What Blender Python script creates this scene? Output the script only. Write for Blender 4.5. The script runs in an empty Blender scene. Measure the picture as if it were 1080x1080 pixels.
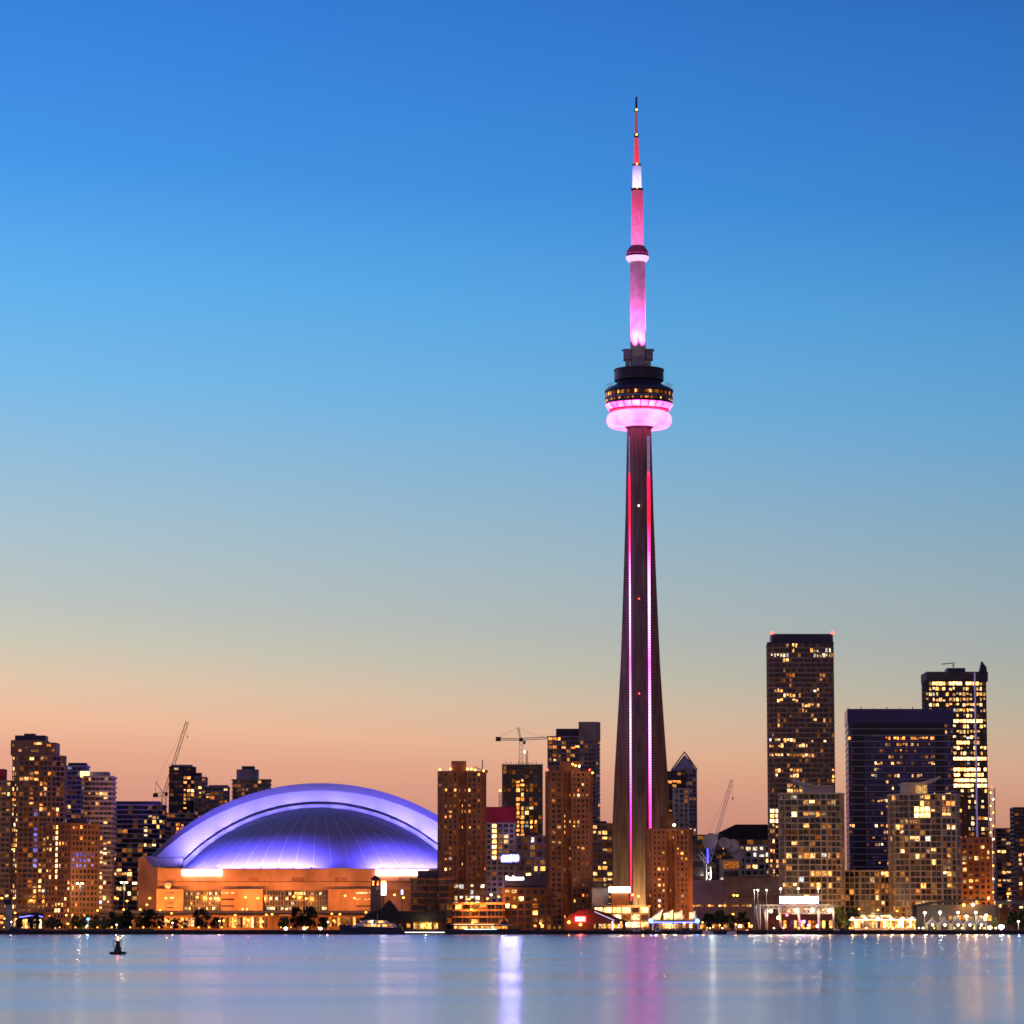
import bpy, math, random
from math import sin, cos, atan, atan2, pi, sqrt, radians, hypot
from mathutils import Vector, Matrix
S = bpy.context.scene
COL = S.collection
# ---------------------------------------------------------------- camera
F, CH = 3600.0, 4.0                      # focal length in photo pixels (1080 wide), eye height above the water
TH = atan(437.0 / F)                     # the lens is tilted up
cd = bpy.data.cameras.new('camera'); cam = bpy.data.objects.new('camera', cd); COL.objects.link(cam)
cd.sensor_width = 36.0; cd.lens = 36.0 * F / 1080.0; cd.clip_start = 1.0; cd.clip_end = 90000.0
cam.location = (0, 0, CH); cam.rotation_euler = (pi / 2 + TH, 0, 0); S.camera = cam
# ---------------------------------------------------------------- exposure
S.view_settings.view_transform = 'Standard'; S.view_settings.look = 'None'
S.view_settings.exposure = 0.0; S.view_settings.gamma = 1.0; S.view_settings.use_curve_mapping = False
S.cycles.filter_width = 1.6
S.cycles.max_bounces = 6; S.cycles.diffuse_bounces = 3; S.cycles.glossy_bounces = 4
S.cycles.sample_clamp_indirect = 8.0


def lin(r, g, b):
    f = lambda c: c / 12.92 if c <= .04045 else ((c + .055) / 1.055) ** 2.4
    return (f(r / 255.), f(g / 255.), f(b / 255.), 1.0)


# ---------------------------------------------------------------- sky: dusk
SUN_AZ, SUN_EL = radians(-50), radians(1.0)
w = bpy.data.worlds.new('World'); S.world = w; w.use_nodes = True
N, L = w.node_tree.nodes, w.node_tree.links; N.clear()


def nd(N, t, **k):
    n = N.new(t)
    for a, b in k.items(): setattr(n, a, b)
    return n


def mth(N, L, op, a, b=None, c=None, clamp=False):
    n = N.new('ShaderNodeMath'); n.operation = op; n.use_clamp = clamp
    for i, x in enumerate((a, b, c)):
        if x is None: continue
        if isinstance(x, (int, float)): n.inputs[i].default_value = x
        else: L.new(x, n.inputs[i])
    return n.outputs[0]


def ramp(N, L, fac, stops, interp='LINEAR'):
    n = N.new('ShaderNodeValToRGB'); e = n.color_ramp.elements; n.color_ramp.interpolation = interp
    while len(e) < len(stops): e.new(0.5)
    for s, (p, c) in zip(e, stops): s.position = p; s.color = c if len(c) == 4 else (*c, 1)
    if fac is not None: L.new(fac, n.inputs[0])
    return n.outputs[0]


tc = nd(N, 'ShaderNodeTexCoord'); sp = nd(N, 'ShaderNodeSeparateXYZ'); L.new(tc.outputs['Generated'], sp.inputs[0])
EL0, EL1 = -0.02, 0.28
tilt = mth(N, L, 'MULTIPLY_ADD', sp.outputs['X'], .055, sp.outputs['Z'])   # the glow sits deeper towards the sunset
fac = mth(N, L, 'DIVIDE', mth(N, L, 'SUBTRACT', tilt, EL0), EL1 - EL0, clamp=True)
def pos(py): return (sin(TH + atan((540 - py) / F)) - EL0) / (EL1 - EL0)
# the afterglow side of the sky (above the city)
GLOW = [(0.0, lin(188, 126, 115)), (pos(900), lin(198, 136, 122)), (pos(860), lin(207, 145, 127)), (pos(820), lin(220, 160, 135)), (pos(785), lin(226, 177, 148)),
        (pos(745), lin(211, 186, 162)), (pos(705), lin(191, 187, 172)), (pos(660), lin(175, 183, 182)), (pos(600), lin(160, 182, 193)), (pos(520), lin(137, 178, 206)),
        (pos(430), lin(108, 174, 220)), (pos(320), lin(83, 163, 225)), (pos(200), lin(57, 140, 219)), (pos(90), lin(48, 126, 212)),
        (pos(0), lin(40, 116, 204)), (1.0, lin(36, 104, 190))]
glow = ramp(N, L, fac, GLOW)
# the other half of the sky, behind the camera: dim blue violet
back = ramp(N, L, fac, [(0.0, lin(176, 134, 132)), (0.35, lin(140, 114, 130)), (1.0, lin(106, 94, 124))])
az = mth(N, L, 'ARCTAN2', sp.outputs['X'], sp.outputs['Y'])
g = mth(N, L, 'COSINE', mth(N, L, 'SUBTRACT', az, SUN_AZ))
side = mth(N, L, 'MULTIPLY_ADD', g, 1.15, 0.26)             # brighter towards where the sun went down
side = mth(N, L, 'MAXIMUM', side, 0.5)
front = mth(N, L, 'MULTIPLY_ADD', sp.outputs['Y'], 1.6, 0.25, clamp=True)
vm = nd(N, 'ShaderNodeVectorMath', operation='SCALE'); L.new(glow, vm.inputs[0]); L.new(side, vm.inputs['Scale'])
mx = nd(N, 'ShaderNodeMix', data_type='RGBA'); L.new(front, mx.inputs['Factor']); L.new(back, mx.inputs['A']); L.new(vm.outputs[0], mx.inputs['B'])
bg = nd(N, 'ShaderNodeBackground'); L.new(mx.outputs['Result'], bg.inputs[0]); bg.inputs[1].default_value = 1.0
sky = nd(N, 'ShaderNodeTexSky', sky_type='NISHITA'); sky.sun_disc = False; sky.sun_elevation = radians(-2.0); sky.sun_rotation = SUN_AZ
bs = nd(N, 'ShaderNodeBackground'); L.new(sky.outputs[0], bs.inputs[0]); bs.inputs[1].default_value = 0.05
ad = nd(N, 'ShaderNodeAddShader'); L.new(bg.outputs[0], ad.inputs[0]); L.new(bs.outputs[0], ad.inputs[1])
L.new(ad.outputs[0], nd(N, 'ShaderNodeOutputWorld').inputs[0])
# the last of the sun, from behind the city
sl = bpy.data.lights.new('sun', 'SUN'); sl.energy = 0.12; sl.angle = radians(12); sl.color = (1, .55, .3)
so = bpy.data.objects.new('sun', sl); COL.objects.link(so)
so.rotation_euler = Vector((sin(SUN_AZ) * cos(SUN_EL), cos(SUN_AZ) * cos(SUN_EL), sin(SUN_EL))).to_track_quat('Z', 'Y').to_euler()


# ---------------------------------------------------------------- helpers
def at(px, py, D):
    """world point at depth D that stands at photo pixel (px, py)"""
    u, v = (px - 540) / F, (540 - py) / F
    t = D / (cos(TH) - v * sin(TH))
    return Vector((u * t, D, CH + (sin(TH) + v * cos(TH)) * t))


def proj(p):
    y, z = p[1], p[2] - CH
    d = y * cos(TH) + z * sin(TH)
    return 540 + F * p[0] / d, 540 - F * (z * cos(TH) - y * sin(TH)) / d


def mat(name): 
    m = bpy.data.materials.new(name); m.use_nodes = True; m.node_tree.nodes.clear(); return m, m.node_tree.nodes, m.node_tree.links


def pm(name, c, rough=.7, metal=0., var=.3, scale=.15, spec=.4, bump=0., stretch=None):
    """a lit surface: base colour with weathering of its own"""
    m, N, L = mat(name)
    b = nd(N, 'ShaderNodeBsdfPrincipled'); L.new(b.outputs[0], nd(N, 'ShaderNodeOutputMaterial').inputs[0])
    b.inputs['Roughness'].default_value = rough; b.inputs['Metallic'].default_value = metal
    b.inputs['Specular IOR Level'].default_value = spec
    ge = nd(N, 'ShaderNodeNewGeometry'); no = nd(N, 'ShaderNodeTexNoise'); src = ge.outputs['Position']
    if stretch: mp = nd(N, 'ShaderNodeMapping'); mp.inputs['Scale'].default_value = stretch; L.new(src, mp.inputs[0]); src = mp.outputs[0]
    L.new(src, no.inputs['Vector'])
    no.inputs['Scale'].default_value = scale; no.inputs['Detail'].default_value = 5
    L.new(ramp(N, L, no.outputs[0], [(.3, tuple(x * (1 - var) for x in c[:3])), (.7, tuple(min(1, x * (1 + var)) for x in c[:3]))]), b.inputs['Base Color'])
    if bump:
        bp = nd(N, 'ShaderNodeBump'); bp.inputs['Strength'].default_value = bump; L.new(no.outputs[0], bp.inputs['Height']); L.new(bp.outputs[0], b.inputs['Normal'])
    return m


def em(name, c, s, sample=True):
    m, N, L = mat(name)
    e = nd(N, 'ShaderNodeEmission'); e.inputs[0].default_value = (*c[:3], 1); e.inputs[1].default_value = s
    L.new(e.outputs[0], nd(N, 'ShaderNodeOutputMaterial').inputs[0])
    if not sample: m.cycles.emission_sampling = 'NONE'
    return m


def litwin(name, stops, lo, hi, power, island=False):
    """window glow, for lit rooms and the painted violet reflections: each window its own colour and strength, uneven inside"""
    m, N, L = mat(name)
    if island: r = nd(N, 'ShaderNodeNewGeometry').outputs['Random Per Island']
    else: r = nd(N, 'ShaderNodeObjectInfo').outputs['Random']
    ge = nd(N, 'ShaderNodeNewGeometry'); no = nd(N, 'ShaderNodeTexNoise'); L.new(ge.outputs['Position'], no.inputs['Vector'])
    no.inputs['Scale'].default_value = .9; no.inputs['Detail'].default_value = 2
    inner = mth(N, L, 'MULTIPLY_ADD', no.outputs[0], 4.4, -1.35); inner = mth(N, L, 'MAXIMUM', inner, .18)
    r2 = mth(N, L, 'FRACT', mth(N, L, 'MULTIPLY', r, 17.31))
    s = mth(N, L, 'MULTIPLY_ADD', mth(N, L, 'POWER', r2, power), hi - lo, lo)
    e = nd(N, 'ShaderNodeEmission'); L.new(ramp(N, L, r, stops), e.inputs[0]); L.new(mth(N, L, 'MULTIPLY', s, inner), e.inputs[1])
    L.new(e.outputs[0], nd(N, 'ShaderNodeOutputMaterial').inputs[0])
    m.cycles.emission_sampling = 'NONE'
    return m


def glassm(name, c, rough=.14, glow=.05, spec=.6):
    """unlit window glass; a few rooms behind hold a little spilled light"""
    m, N, L = mat(name)
    b = nd(N, 'ShaderNodeBsdfPrincipled'); L.new(b.outputs[0], nd(N, 'ShaderNodeOutputMaterial').inputs[0])
    b.inputs['Roughness'].default_value = rough; b.inputs['Specular IOR Level'].default_value = spec
    r = nd(N, 'ShaderNodeNewGeometry').outputs['Random Per Island']; oi = nd(N, 'ShaderNodeObjectInfo').outputs['Random']
    r = mth(N, L, 'FRACT', mth(N, L, 'ADD', r, oi))
    L.new(ramp(N, L, r, [(0, tuple(x * .35 for x in c)), (1, tuple(x * 1.7 for x in c))]), b.inputs['Base Color'])
    b.inputs['Emission Color'].default_value = (1, .42, .14, 1)
    L.new(mth(N, L, 'MULTIPLY', mth(N, L, 'POWER', r, 9.0), glow), b.inputs['Emission Strength'])
    m.cycles.emission_sampling = 'NONE'
    return m


class MB:
    def __init__(self): self.v, self.f, self.m, self.cur = [], [], [], 0

    def add(self, vs, fs):
        o = len(self.v); self.v += [tuple(x) for x in vs]
        for f in fs: self.f.append([o + i for i in f]); self.m.append(self.cur)

    def obox(self, c, a, b, d):
        c, a, b, d = map(Vector, (c, a, b, d))
        vs = [c + i * a + j * b + k * d for i in (-1, 1) for j in (-1, 1) for k in (-1, 1)]
        self.add(vs, [(0, 1, 3, 2), (4, 6, 7, 5), (0, 4, 5, 1), (2, 3, 7, 6), (0, 2, 6, 4), (1, 5, 7, 3)])

    def box(self, x0, x1, y0, y1, z0, z1):
        self.obox(((x0 + x1) / 2, (y0 + y1) / 2, (z0 + z1) / 2), ((x1 - x0) / 2, 0, 0), (0, (y1 - y0) / 2, 0), (0, 0, (z1 - z0) / 2))

    def prism(self, poly, z0, z1):
        n = len(poly)
        self.add([(p[0], p[1], z0) for p in poly] + [(p[0], p[1], z1) for p in poly],
                 [tuple(range(n))[::-1], tuple(range(n, 2 * n))] + [(i, (i + 1) % n, n + (i + 1) % n, n + i) for i in range(n)])

    def loft(self, rings, cap=True):
        n = len(rings[0]); fs = []
        for k in range(len(rings) - 1):
            for i in range(n):
                j = (i + 1) % n; fs.append((k * n + i, k * n + j, (k + 1) * n + j, (k + 1) * n + i))
        if cap: fs += [tuple(range(n))[::-1], tuple(range((len(rings) - 1) * n, len(rings) * n))]
        self.add([p for r in rings for p in r], fs)

    def strip(self, a, b):
        n = len(a); self.add(list(a) + list(b), [(i, i + 1, n + i + 1, n + i) for i in range(n - 1)])

    def tube(self, p, q, r0, r1=None, n=6):
        p, q = Vector(p), Vector(q); r1 = r0 if r1 is None else r1
        d = (q - p).normalized(); a = d.orthogonal().normalized(); b = d.cross(a)
        self.loft([[c + r * (a * cos(2 * pi * i / n) + b * sin(2 * pi * i / n)) for i in range(n)] for c, r in ((p, r0), (q, r1))])

    def lathe(self, prof, c=(0, 0), n=24, ph=0.):
        self.loft([[(c[0] + r * cos(ph + 2 * pi * i / n), c[1] + r * sin(ph + 2 * pi * i / n), z) for i in range(n)] for r, z in prof])

    def ball(self, c, r, sz=1., n=10):
        self.lathe([(r * sin(pi * k / 6) + .001, c[2] - r * sz * cos(pi * k / 6)) for k in range(7)], c, n)

    def lattice(self, p, q, w, seg, r, up=(0, 0, 1)):
        """a square lattice boom: four chords and zigzag bracing"""
        p, q = Vector(p), Vector(q); d = (q - p).normalized()
        a = d.cross(Vector(up)); a = a.normalized() if a.length > .01 else Vector((1, 0, 0)); b = d.cross(a).normalized()
        L_ = (q - p).length; n = max(2, int(L_ / seg)); cor = [(-1, -1), (1, -1), (1, 1), (-1, 1)]
        pt = lambda k, c: p + d * (L_ * k / n) + (a * c[0] + b * c[1]) * w / 2
        for c in cor: self.tube(pt(0, c), pt(n, c), r, n=4)
        for k in range(n):
            for i in range(4):
                c0, c1 = cor[i], cor[(i + 1) % 4]
                self.tube(pt(k, c0 if k % 2 else c1), pt(k + 1, c1 if k % 2 else c0), r * .7, n=3)

    def build(self, name, mats, parent=None, smooth=False, kind=None):
        if not isinstance(mats, (list, tuple)): mats = [mats]
        o0 = origin(parent)
        me = bpy.data.meshes.new(name); me.from_pydata([(v[0] - o0[0], v[1] - o0[1], v[2] - o0[2]) for v in self.v], [], self.f)
        for m in mats: me.materials.append(m)
        if len(mats) > 1: me.polygons.foreach_set('material_index', self.m)
        if smooth: me.polygons.foreach_set('use_smooth', [True] * len(self.f))
        me.update()
        o = bpy.data.objects.new(name, me); COL.objects.link(o); o.parent = parent
        if kind: o['kind'] = kind
        return o


def origin(o):
    p = Vector((0, 0, 0))
    while o: p += o.location; o = o.parent
    return p


def thing(name, label, cat, loc, group=None):
    o = bpy.data.objects.new(name, None); COL.objects.link(o); o.location = loc; o.empty_display_size = 2
    tag(o, label, cat, group); return o


def tag(o, label, cat, group=None):
    o['label'] = label; o['category'] = cat
    if group: o['group'] = group
    return o


def dup(root, loc, rz=0., sc=1., label=None):
    def cp(o, par):
        c = o.copy(); COL.objects.link(c); c.parent = par
        for k in o.children: cp(k, c)
        return c
    r = cp(root, None); r.location = loc; r.rotation_euler = (0, 0, rz); r.scale = (sc,) * 3 if isinstance(sc, (int, float)) else sc
    if label: r['label'] = label
    return r


def lamp(name, kind, loc, power, col, parent, size=.4, aim=None, cone=90, blend=.6):
    l = bpy.data.lights.new(name, kind); l.energy = power; l.color = col
    l.shadow_soft_size = size
    if kind == 'SPOT': l.spot_size = radians(cone); l.spot_blend = blend
    o = bpy.data.objects.new(name, l); COL.objects.link(o); o.parent = parent; o.location = Vector(loc) - origin(parent)
    if aim is not None: o.rotation_euler = (Vector(loc) - Vector(aim)).to_track_quat('Z', 'Y').to_euler()
    return o


ORD = 'first second third fourth fifth sixth seventh eighth ninth tenth eleventh twelfth thirteenth fourteenth fifteenth sixteenth seventeenth eighteenth nineteenth twentieth'.split()
ORD += ['twenty-' + o for o in ORD[:9]]

# ---------------------------------------------------------------- materials
M = dict(
    concrete=pm('concrete', (.30, .25, .22), .8), dconc=pm('dark_concrete', (.10, .085, .085), .8), pale=pm('pale_concrete', (.48, .45, .42), .75),
    brick=pm('brown_brick', (.38, .165, .075), .85, scale=.08), dbrick=pm('dark_brick', (.14, .06, .038), .85), obrick=pm('orange_brick', (.34, .15, .06), .85),
    brown=pm('brown_cladding', (.24, .14, .115), .7), violet=pm('violet_grey_cladding', (.25, .22, .32), .6), navy=pm('navy_cladding', (.035, .032, .085), .5),
    white=pm('white_paint', (.75, .73, .70), .6, var=.12), slab=pm('balcony_slab', (.55, .46, .36), .7, var=.18), pinkred=pm('pink_red_panel', (.55, .07, .22), .6), crimson=pm('crimson_panel', (.42, .02, .05), .6),
    steel=pm('galvanised_steel', (.30, .30, .31), .45, .6), dsteel=pm('dark_steel', (.04, .04, .05), .5, .4), hull=pm('navy_hull', (.02, .022, .06), .3),
    roofd=pm('dark_roof', (.028, .026, .036), .8), asphalt=pm('asphalt', (.05, .05, .05), .9), paving=pm('quay_paving', (.16, .13, .11), .85, scale=.4),
    quay=pm('quay_stone', (.035, .028, .03), .9, scale=.5), lawn=pm('lawn_grass', (.06, .11, .025), .9, scale=.8), soil=pm('ground_soil', (.09, .08, .07), .9),
    stad=pm('stadium_concrete', (.38, .26, .19), .85, var=.34, scale=.10, stretch=(1, 1, .6)), stadroof=pm('violet_tinted_roof_membrane', (.18, .175, .32), .55, var=.05, scale=.05),  # violet flood light partly put into the white roof's base colour
    shaft=pm('tower_concrete', (.17, .105, .078), .85, var=.45, scale=.6, stretch=(1, 1, .06)), pod=pm('dark_pod_metal', (.025, .02, .055), .45), canvas=pm('white_canvas', (.75, .70, .60), .8, var=.06),
    bark=pm('tree_bark', (.06, .04, .03), .9), red=pm('red_paint', (.5, .03, .02), .5), yellow=pm('yellow_paint', (.6, .45, .05), .5), wood=pm('timber', (.16, .08, .04), .8),
    navyglass=pm('navy_glass_cladding', (.026, .024, .15), .28, var=.15, scale=.03, spec=.5),
    g_dark=glassm('dark_window_glass', (.010, .010, .016)), g_blue=glassm('blue_window_glass', (.018, .018, .13), .3, .03), g_violet=glassm('violet_window_glass', (.05, .045, .10), .25, .04),
    g_green=glassm('green_grey_window_glass', (.045, .045, .035), .2, .08), g_brown=glassm('bronze_window_glass', (.028, .016, .014), .2, .06),
    l_sod=em('sodium_lamp', (1, .36, .04), 11, True), l_white=em('white_lamp', (1, .78, .45), 18, True), l_cool=em('cool_lamp', (.8, .88, 1), 40, True),
    l_red=em('red_beacon', (1, .05, .03), 8, False), l_blue=em('blue_lamp', (.08, .3, 1), 9, False),
)
WARM = [(0, (1, .25, .04)), (.35, (1, .36, .07)), (.7, (1, .47, .13)), (1, (1, .62, .28))]
GOLD = [(0, (1, .36, .07)), (.5, (1, .50, .15)), (1, (1, .66, .30))]
PALE = [(0, (1, .70, .35)), (.6, (1, .80, .52)), (1, (.85, .9, .9))]
ORNG = [(0, (1, .22, .03)), (1, (1, .40, .09))]
for k, st, lo, hi, pw in (('warm', WARM, .22, 4.2, 2.8), ('gold', GOLD, .6, 4.2, 1.6), ('pale', PALE, .5, 2.6, 1.2), ('violet', [(0, (.22, .18, 1)), (1, (.5, .45, 1))], .3, 1.1, 1.2), ('dim', ORNG + [], .05, .5, 2.5), ('cool', [(0, (1, .85, .6)), (1, (.65, .8, 1))], .3, 2., 1.5), ('orange', ORNG, .5, 4., 1.3), ('hot', GOLD, 3.5, 8., 1.)):  # violet kind: dome light reflected in glass, painted as window glow
    M['w_' + k] = litwin('window_glow_' + k, st, lo, hi, pw); M['i_' + k] = litwin('windows_glow_' + k, st, lo, hi, pw, True)

# ---------------------------------------------------------------- setting: water and land
SHORE = 1702.0
m, N, L = mat('harbour_water')
b = nd(N, 'ShaderNodeBsdfPrincipled'); L.new(b.outputs[0], nd(N, 'ShaderNodeOutputMaterial').inputs[0])
b.inputs['Metallic'].default_value = .92; b.inputs['Base Color'].default_value = (.88, .90, .80, 1); b.inputs['IOR'].default_value = 1.33; b.inputs['Specular IOR Level'].default_value = 1.0
ge = nd(N, 'ShaderNodeNewGeometry')
def wnoise(sx, sy, det=4):
    mp = nd(N, 'ShaderNodeMapping'); mp.inputs['Scale'].default_value = (sx, sy, 1); L.new(ge.outputs['Position'], mp.inputs[0])
    n = nd(N, 'ShaderNodeTexNoise'); n.inputs['Scale'].default_value = 1; n.inputs['Detail'].default_value = det; L.new(mp.outputs[0], n.inputs['Vector']); return n.outputs[0]
calm = wnoise(.011, .02, 6)
lanes = ramp(N, L, calm, [(.28, (0, 0, 0)), (.70, (1, 1, 1))])         # calm and ruffled lanes
L.new(mth(N, L, 'MULTIPLY_ADD', lanes, .10, .15), b.inputs['Roughness'])
hgt = mth(N, L, 'ADD', mth(N, L, 'MULTIPLY', wnoise(.10, .34, 4), 1.0), mth(N, L, 'MULTIPLY', wnoise(.7, .5, 2), .35))
bp = nd(N, 'ShaderNodeBump'); bp.inputs['Strength'].default_value = 1.0; bp.inputs['Distance'].default_value = .018
L.new(hgt, bp.inputs['Height']); L.new(bp.outputs[0], b.inputs['Normal'])
wb = MB(); wb.add([(-9000, -400, 0), (9000, -400, 0), (9000, 60000, 0), (-9000, 60000, 0)], [(0, 1, 2, 3)])
wb.build('water', m, kind='structure')
gb = MB(); gb.add([(-9000, SHORE + 4, 2), (9000, SHORE + 4, 2), (9000, 60000, 2), (-9000, 60000, 2)], [(0, 1, 2, 3)])
gb.build('ground', M['soil'], kind='structure')
gb = MB(); gb.add([(-420, SHORE + 3, 2.02), (420, SHORE + 3, 2.02), (420, SHORE + 130, 2.02), (-420, SHORE + 130, 2.02)], [(0, 1, 2, 3)])
gb.build('promenade', M['paving'], kind='structure')
p, q = at(72, 980, 1716), at(140, 980, 1716)
gb = MB(); gb.prism([(p.x, 1712), (q.x, 1712), (q.x + 4, 1775), (p.x - 3, 1775)], 2.05, 2.7); gb.build('lawn', M['lawn'], kind='structure')
t = thing('quay_wall', 'long dark stone quay wall along the whole waterline', 'quay wall', (0, SHORE, 0))
qb = MB(); qb.box(-420, 420, SHORE, SHORE + 5, -3, 1.75); qb.build('wall', M['quay'], t)
qb = MB(); qb.box(-420, 420, SHORE - .25, SHORE + 4.8, 1.75, 2.2); qb.build('coping', M['dconc'], t)
# ---------------------------------------------------------------- the broadcast tower
DT = 2267.0
def zt(py): return at(674, py, DT).z
tc0 = Vector((at(676.4, 980, DT).x, DT, 2.0))
TX = tc0.x
t = thing('broadcast_tower', 'tall concrete tower with pink lit round pod and needle antenna', 'tower', tc0)
K = DT / F                               # metres per pixel
ROT = radians(-5)
def yplan(hw, core, z, th):
    """Y-shaped plan: three legs out of a core; hw = half of the width seen across the two rear legs"""
    Lg = hw / sin(radians(60)); pts = []
    for k in range(3):
        a = -pi / 2 + ROT + k * 2 * pi / 3
        d, n = Vector((cos(a), sin(a))), Vector((-sin(a), cos(a)))
        for pp in (d * core * .9 - n * core * .62, d * Lg - n * th, d * Lg + n * th, d * core * .9 + n * core * .62): pts.append(pp)
    return [(TX + p.x, DT + p.y, z) for p in pts]
hws = [(982, 34.5), (925, 32.6), (858, 30.0), (812, 27.8), (740, 23.2), (700, 20.9), (620, 17.7), (540, 14.9), (460, 13.1), (440, 12.9)]
CORE, LEG = 7.4, 4.0
rings = []
for py, h in hws:
    th = LEG if h > 16 else LEG * .92; rings.append(yplan((h * K - th * .5), CORE, zt(py) if py < 980 else 1.5, th))
sb = MB(); sb.loft(rings); sb.build('shaft', M['shaft'], t)
# light strips in the two notches that face the water
m, N, L = mat('tower_led_strip')
ge = nd(N, 'ShaderNodeNewGeometry'); sp = nd(N, 'ShaderNodeSeparateXYZ'); L.new(ge.outputs['Position'], sp.inputs[0])
fz = mth(N, L, 'DIVIDE', mth(N, L, 'SUBTRACT', sp.outputs['Z'], zt(960)), zt(450) - zt(960), clamp=True)
def fp(py): return (zt(py) - zt(960)) / (zt(450) - zt(960))
led = ramp(N, L, fz, [(0, (.9, .02, .06)), (fp(900), (1.6, .03, .12)), (fp(850), (2.2, .06, .7)), (fp(760), (2.2, .55, 2.1)), (fp(700), (2.0, .16, 1.1)), (fp(630), (1.8, .7, 2.1)),
    (fp(580), (1.6, .06, .5)), (fp(550), (1.5, .01, .05)), (fp(505), (1.4, .01, .10)), (fp(497), (.10, .05, .12)), (1, (.06, .07, .14))])
dash = mth(N, L, 'GREATER_THAN', mth(N, L, 'FRACT', mth(N, L, 'DIVIDE', sp.outputs['Z'], 1.7)), .34)
e = nd(N, 'ShaderNodeEmission'); L.new(led, e.inputs[0]); L.new(mth(N, L, 'MULTIPLY_ADD', dash, 2.6, .6), e.inputs[1]); L.new(e.outputs[0], nd(N, 'ShaderNodeOutputMaterial').inputs[0])
for sgn in (-1, 1):
    a = -pi / 2 + ROT + sgn * pi / 3; lb = MB(); d, n = Vector((cos(a), sin(a), 0)), Vector((-sin(a), cos(a), 0)); c0 = []; c1 = []
    for py in (950 if sgn < 0 else 880, 870, 812, 740, 700, 620, 540, 460):
        r = CORE * .99 + .2; c = Vector((TX, DT, zt(py))) + d * r
        hw = .8 if sgn < 0 else 1.65 if py < 600 else 1.25
        c0.append([c - n * hw, c + n * hw, c + n * hw - d * 1.2, c - n * hw - d * 1.2])
    lb.loft(c0); lb.build('light_strip', m, t)
for py, mt in ((535, 'l_white'), (633, 'l_red'), (733, 'l_red')):
    h = max(CORE, ([b_ + (a_ - b_) * (py - p1) / (p0 - p1) for (p0, a_), (p1, b_) in zip(hws, hws[1:]) if p0 >= py >= p1][0] * K - LEG * .5) / cos(pi / 6)); a = -pi / 2 + ROT
    bb = MB(); bb.ball((TX + cos(a) * (h + .3), DT + sin(a) * (h + .3), zt(py)), .45); bb.build('beacon_light', M[mt], t)
# main pod
C = (at(674.0, 420, DT).x, DT)
def lz(name, prof, mt, n=48, smooth=True, cc=C, ph=0.):
    b = MB(); b.lathe([(r * K, zt(py)) for r, py in prof], cc, n, ph); return b.build(name, mt, t, smooth)
lz('pod_roof', [(20, 392), (26.2, 391), (26.4, 402), (23.2, 403), (24, 405.5), (35.5, 411.5), (36.6, 412.0), (36.6, 414)], M['pod'], smooth=False)
lz('parapet', [(26.6, 390), (26.9, 390), (26.9, 391.6), (26.6, 391.6)], M['dsteel'], smooth=False)
lz('deck_wall', [(35.6, 414.0), (35.6, 427.2)], M['pod'], smooth=False)
lz('deck_ledge', [(35.4, 420.3), (36.3, 420.3), (36.3, 421.6), (35.4, 421.6)], M['violet'], smooth=False)
# deck windows, in two rings
for ring_, (pa, pb, n, mk) in enumerate(((415.6, 418.9, 56, 'orange'), (422.6, 424.4, 64, 'orange'))):
    rnd = random.Random(5 + ring_)
    for i in range(n):
        a = -pi + pi * (i + .5) / n
        r = 35.62 * K; d, nn = Vector((cos(a), sin(a), 0)), Vector((-sin(a), cos(a), 0))
        b = MB(); b.obox(Vector((C[0], DT, (zt(pa) + zt(pb)) / 2)) + d * r, nn * (pi * r / n / 2 * .86), d * .12, (0, 0, (zt(pa) - zt(pb)) / 2))
        b.build('window', M[rnd.choice(('w_orange', 'w_dim', 'w_dim', 'g_brown', 'g_dark'))], t)
m, N, L = mat('pink_led_panel')
ge = nd(N, 'ShaderNodeNewGeometry'); no = nd(N, 'ShaderNodeTexNoise'); no.inputs['Scale'].default_value = .12; L.new(ge.outputs['Position'], no.inputs['Vector'])
e = nd(N, 'ShaderNodeEmission'); L.new(ramp(N, L, no.outputs[0], [(.3, (1, .025, .34)), (.7, (1, .11, .55))]), e.inputs[0]); L.new(mth(N, L, 'MULTIPLY_ADD', no.outputs[0], 16, 0.8), e.inputs[1])
L.new(e.outputs[0], nd(N, 'ShaderNodeOutputMaterial').inputs[0])
pinkled = m
n = 24
for i in range(n):
    a0, a1 = 2 * pi * (i + .06) / n, 2 * pi * (i + .94) / n; b = MB()
    f = lambda a, r, py: (C[0] + r * K * cos(a), DT + r * K * sin(a), zt(py))
    am = (a0 + a1) / 2
    ra, rb = [], []
    for a in (a0, am, a1): ra.append(f(a, 35.9, 427.3)); rb.append(f(a, 32.4, 432.5))
    b.strip(ra, rb); b.build('light_panel', pinkled, t)
lz('pod_underside', [(35.5, 427.2), (35.3, 427.3), (31.2, 433.8), (28, 434)], M['red'], smooth=False)
m, N, L = mat('lit_radome_fabric')       # fabric ring lit from inside
b = nd(N, 'ShaderNodeBsdfPrincipled'); b.inputs['Base Color'].default_value = (.85, .75, .82, 1); b.inputs['Roughness'].default_value = .6
ge = nd(N, 'ShaderNodeNewGeometry'); no = nd(N, 'ShaderNodeTexNoise'); no.inputs['Scale'].default_value = .1; no.inputs['Detail'].default_value = 4; L.new(ge.outputs['Position'], no.inputs['Vector'])
b.inputs['Emission Color'].default_value = (1, .135, .50, 1); L.new(mth(N, L, 'MULTIPLY_ADD', no.outputs[0], 7.5, .1), b.inputs['Emission Strength'])
L.new(b.outputs[0], nd(N, 'ShaderNodeOutputMaterial').inputs[0])
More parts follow.
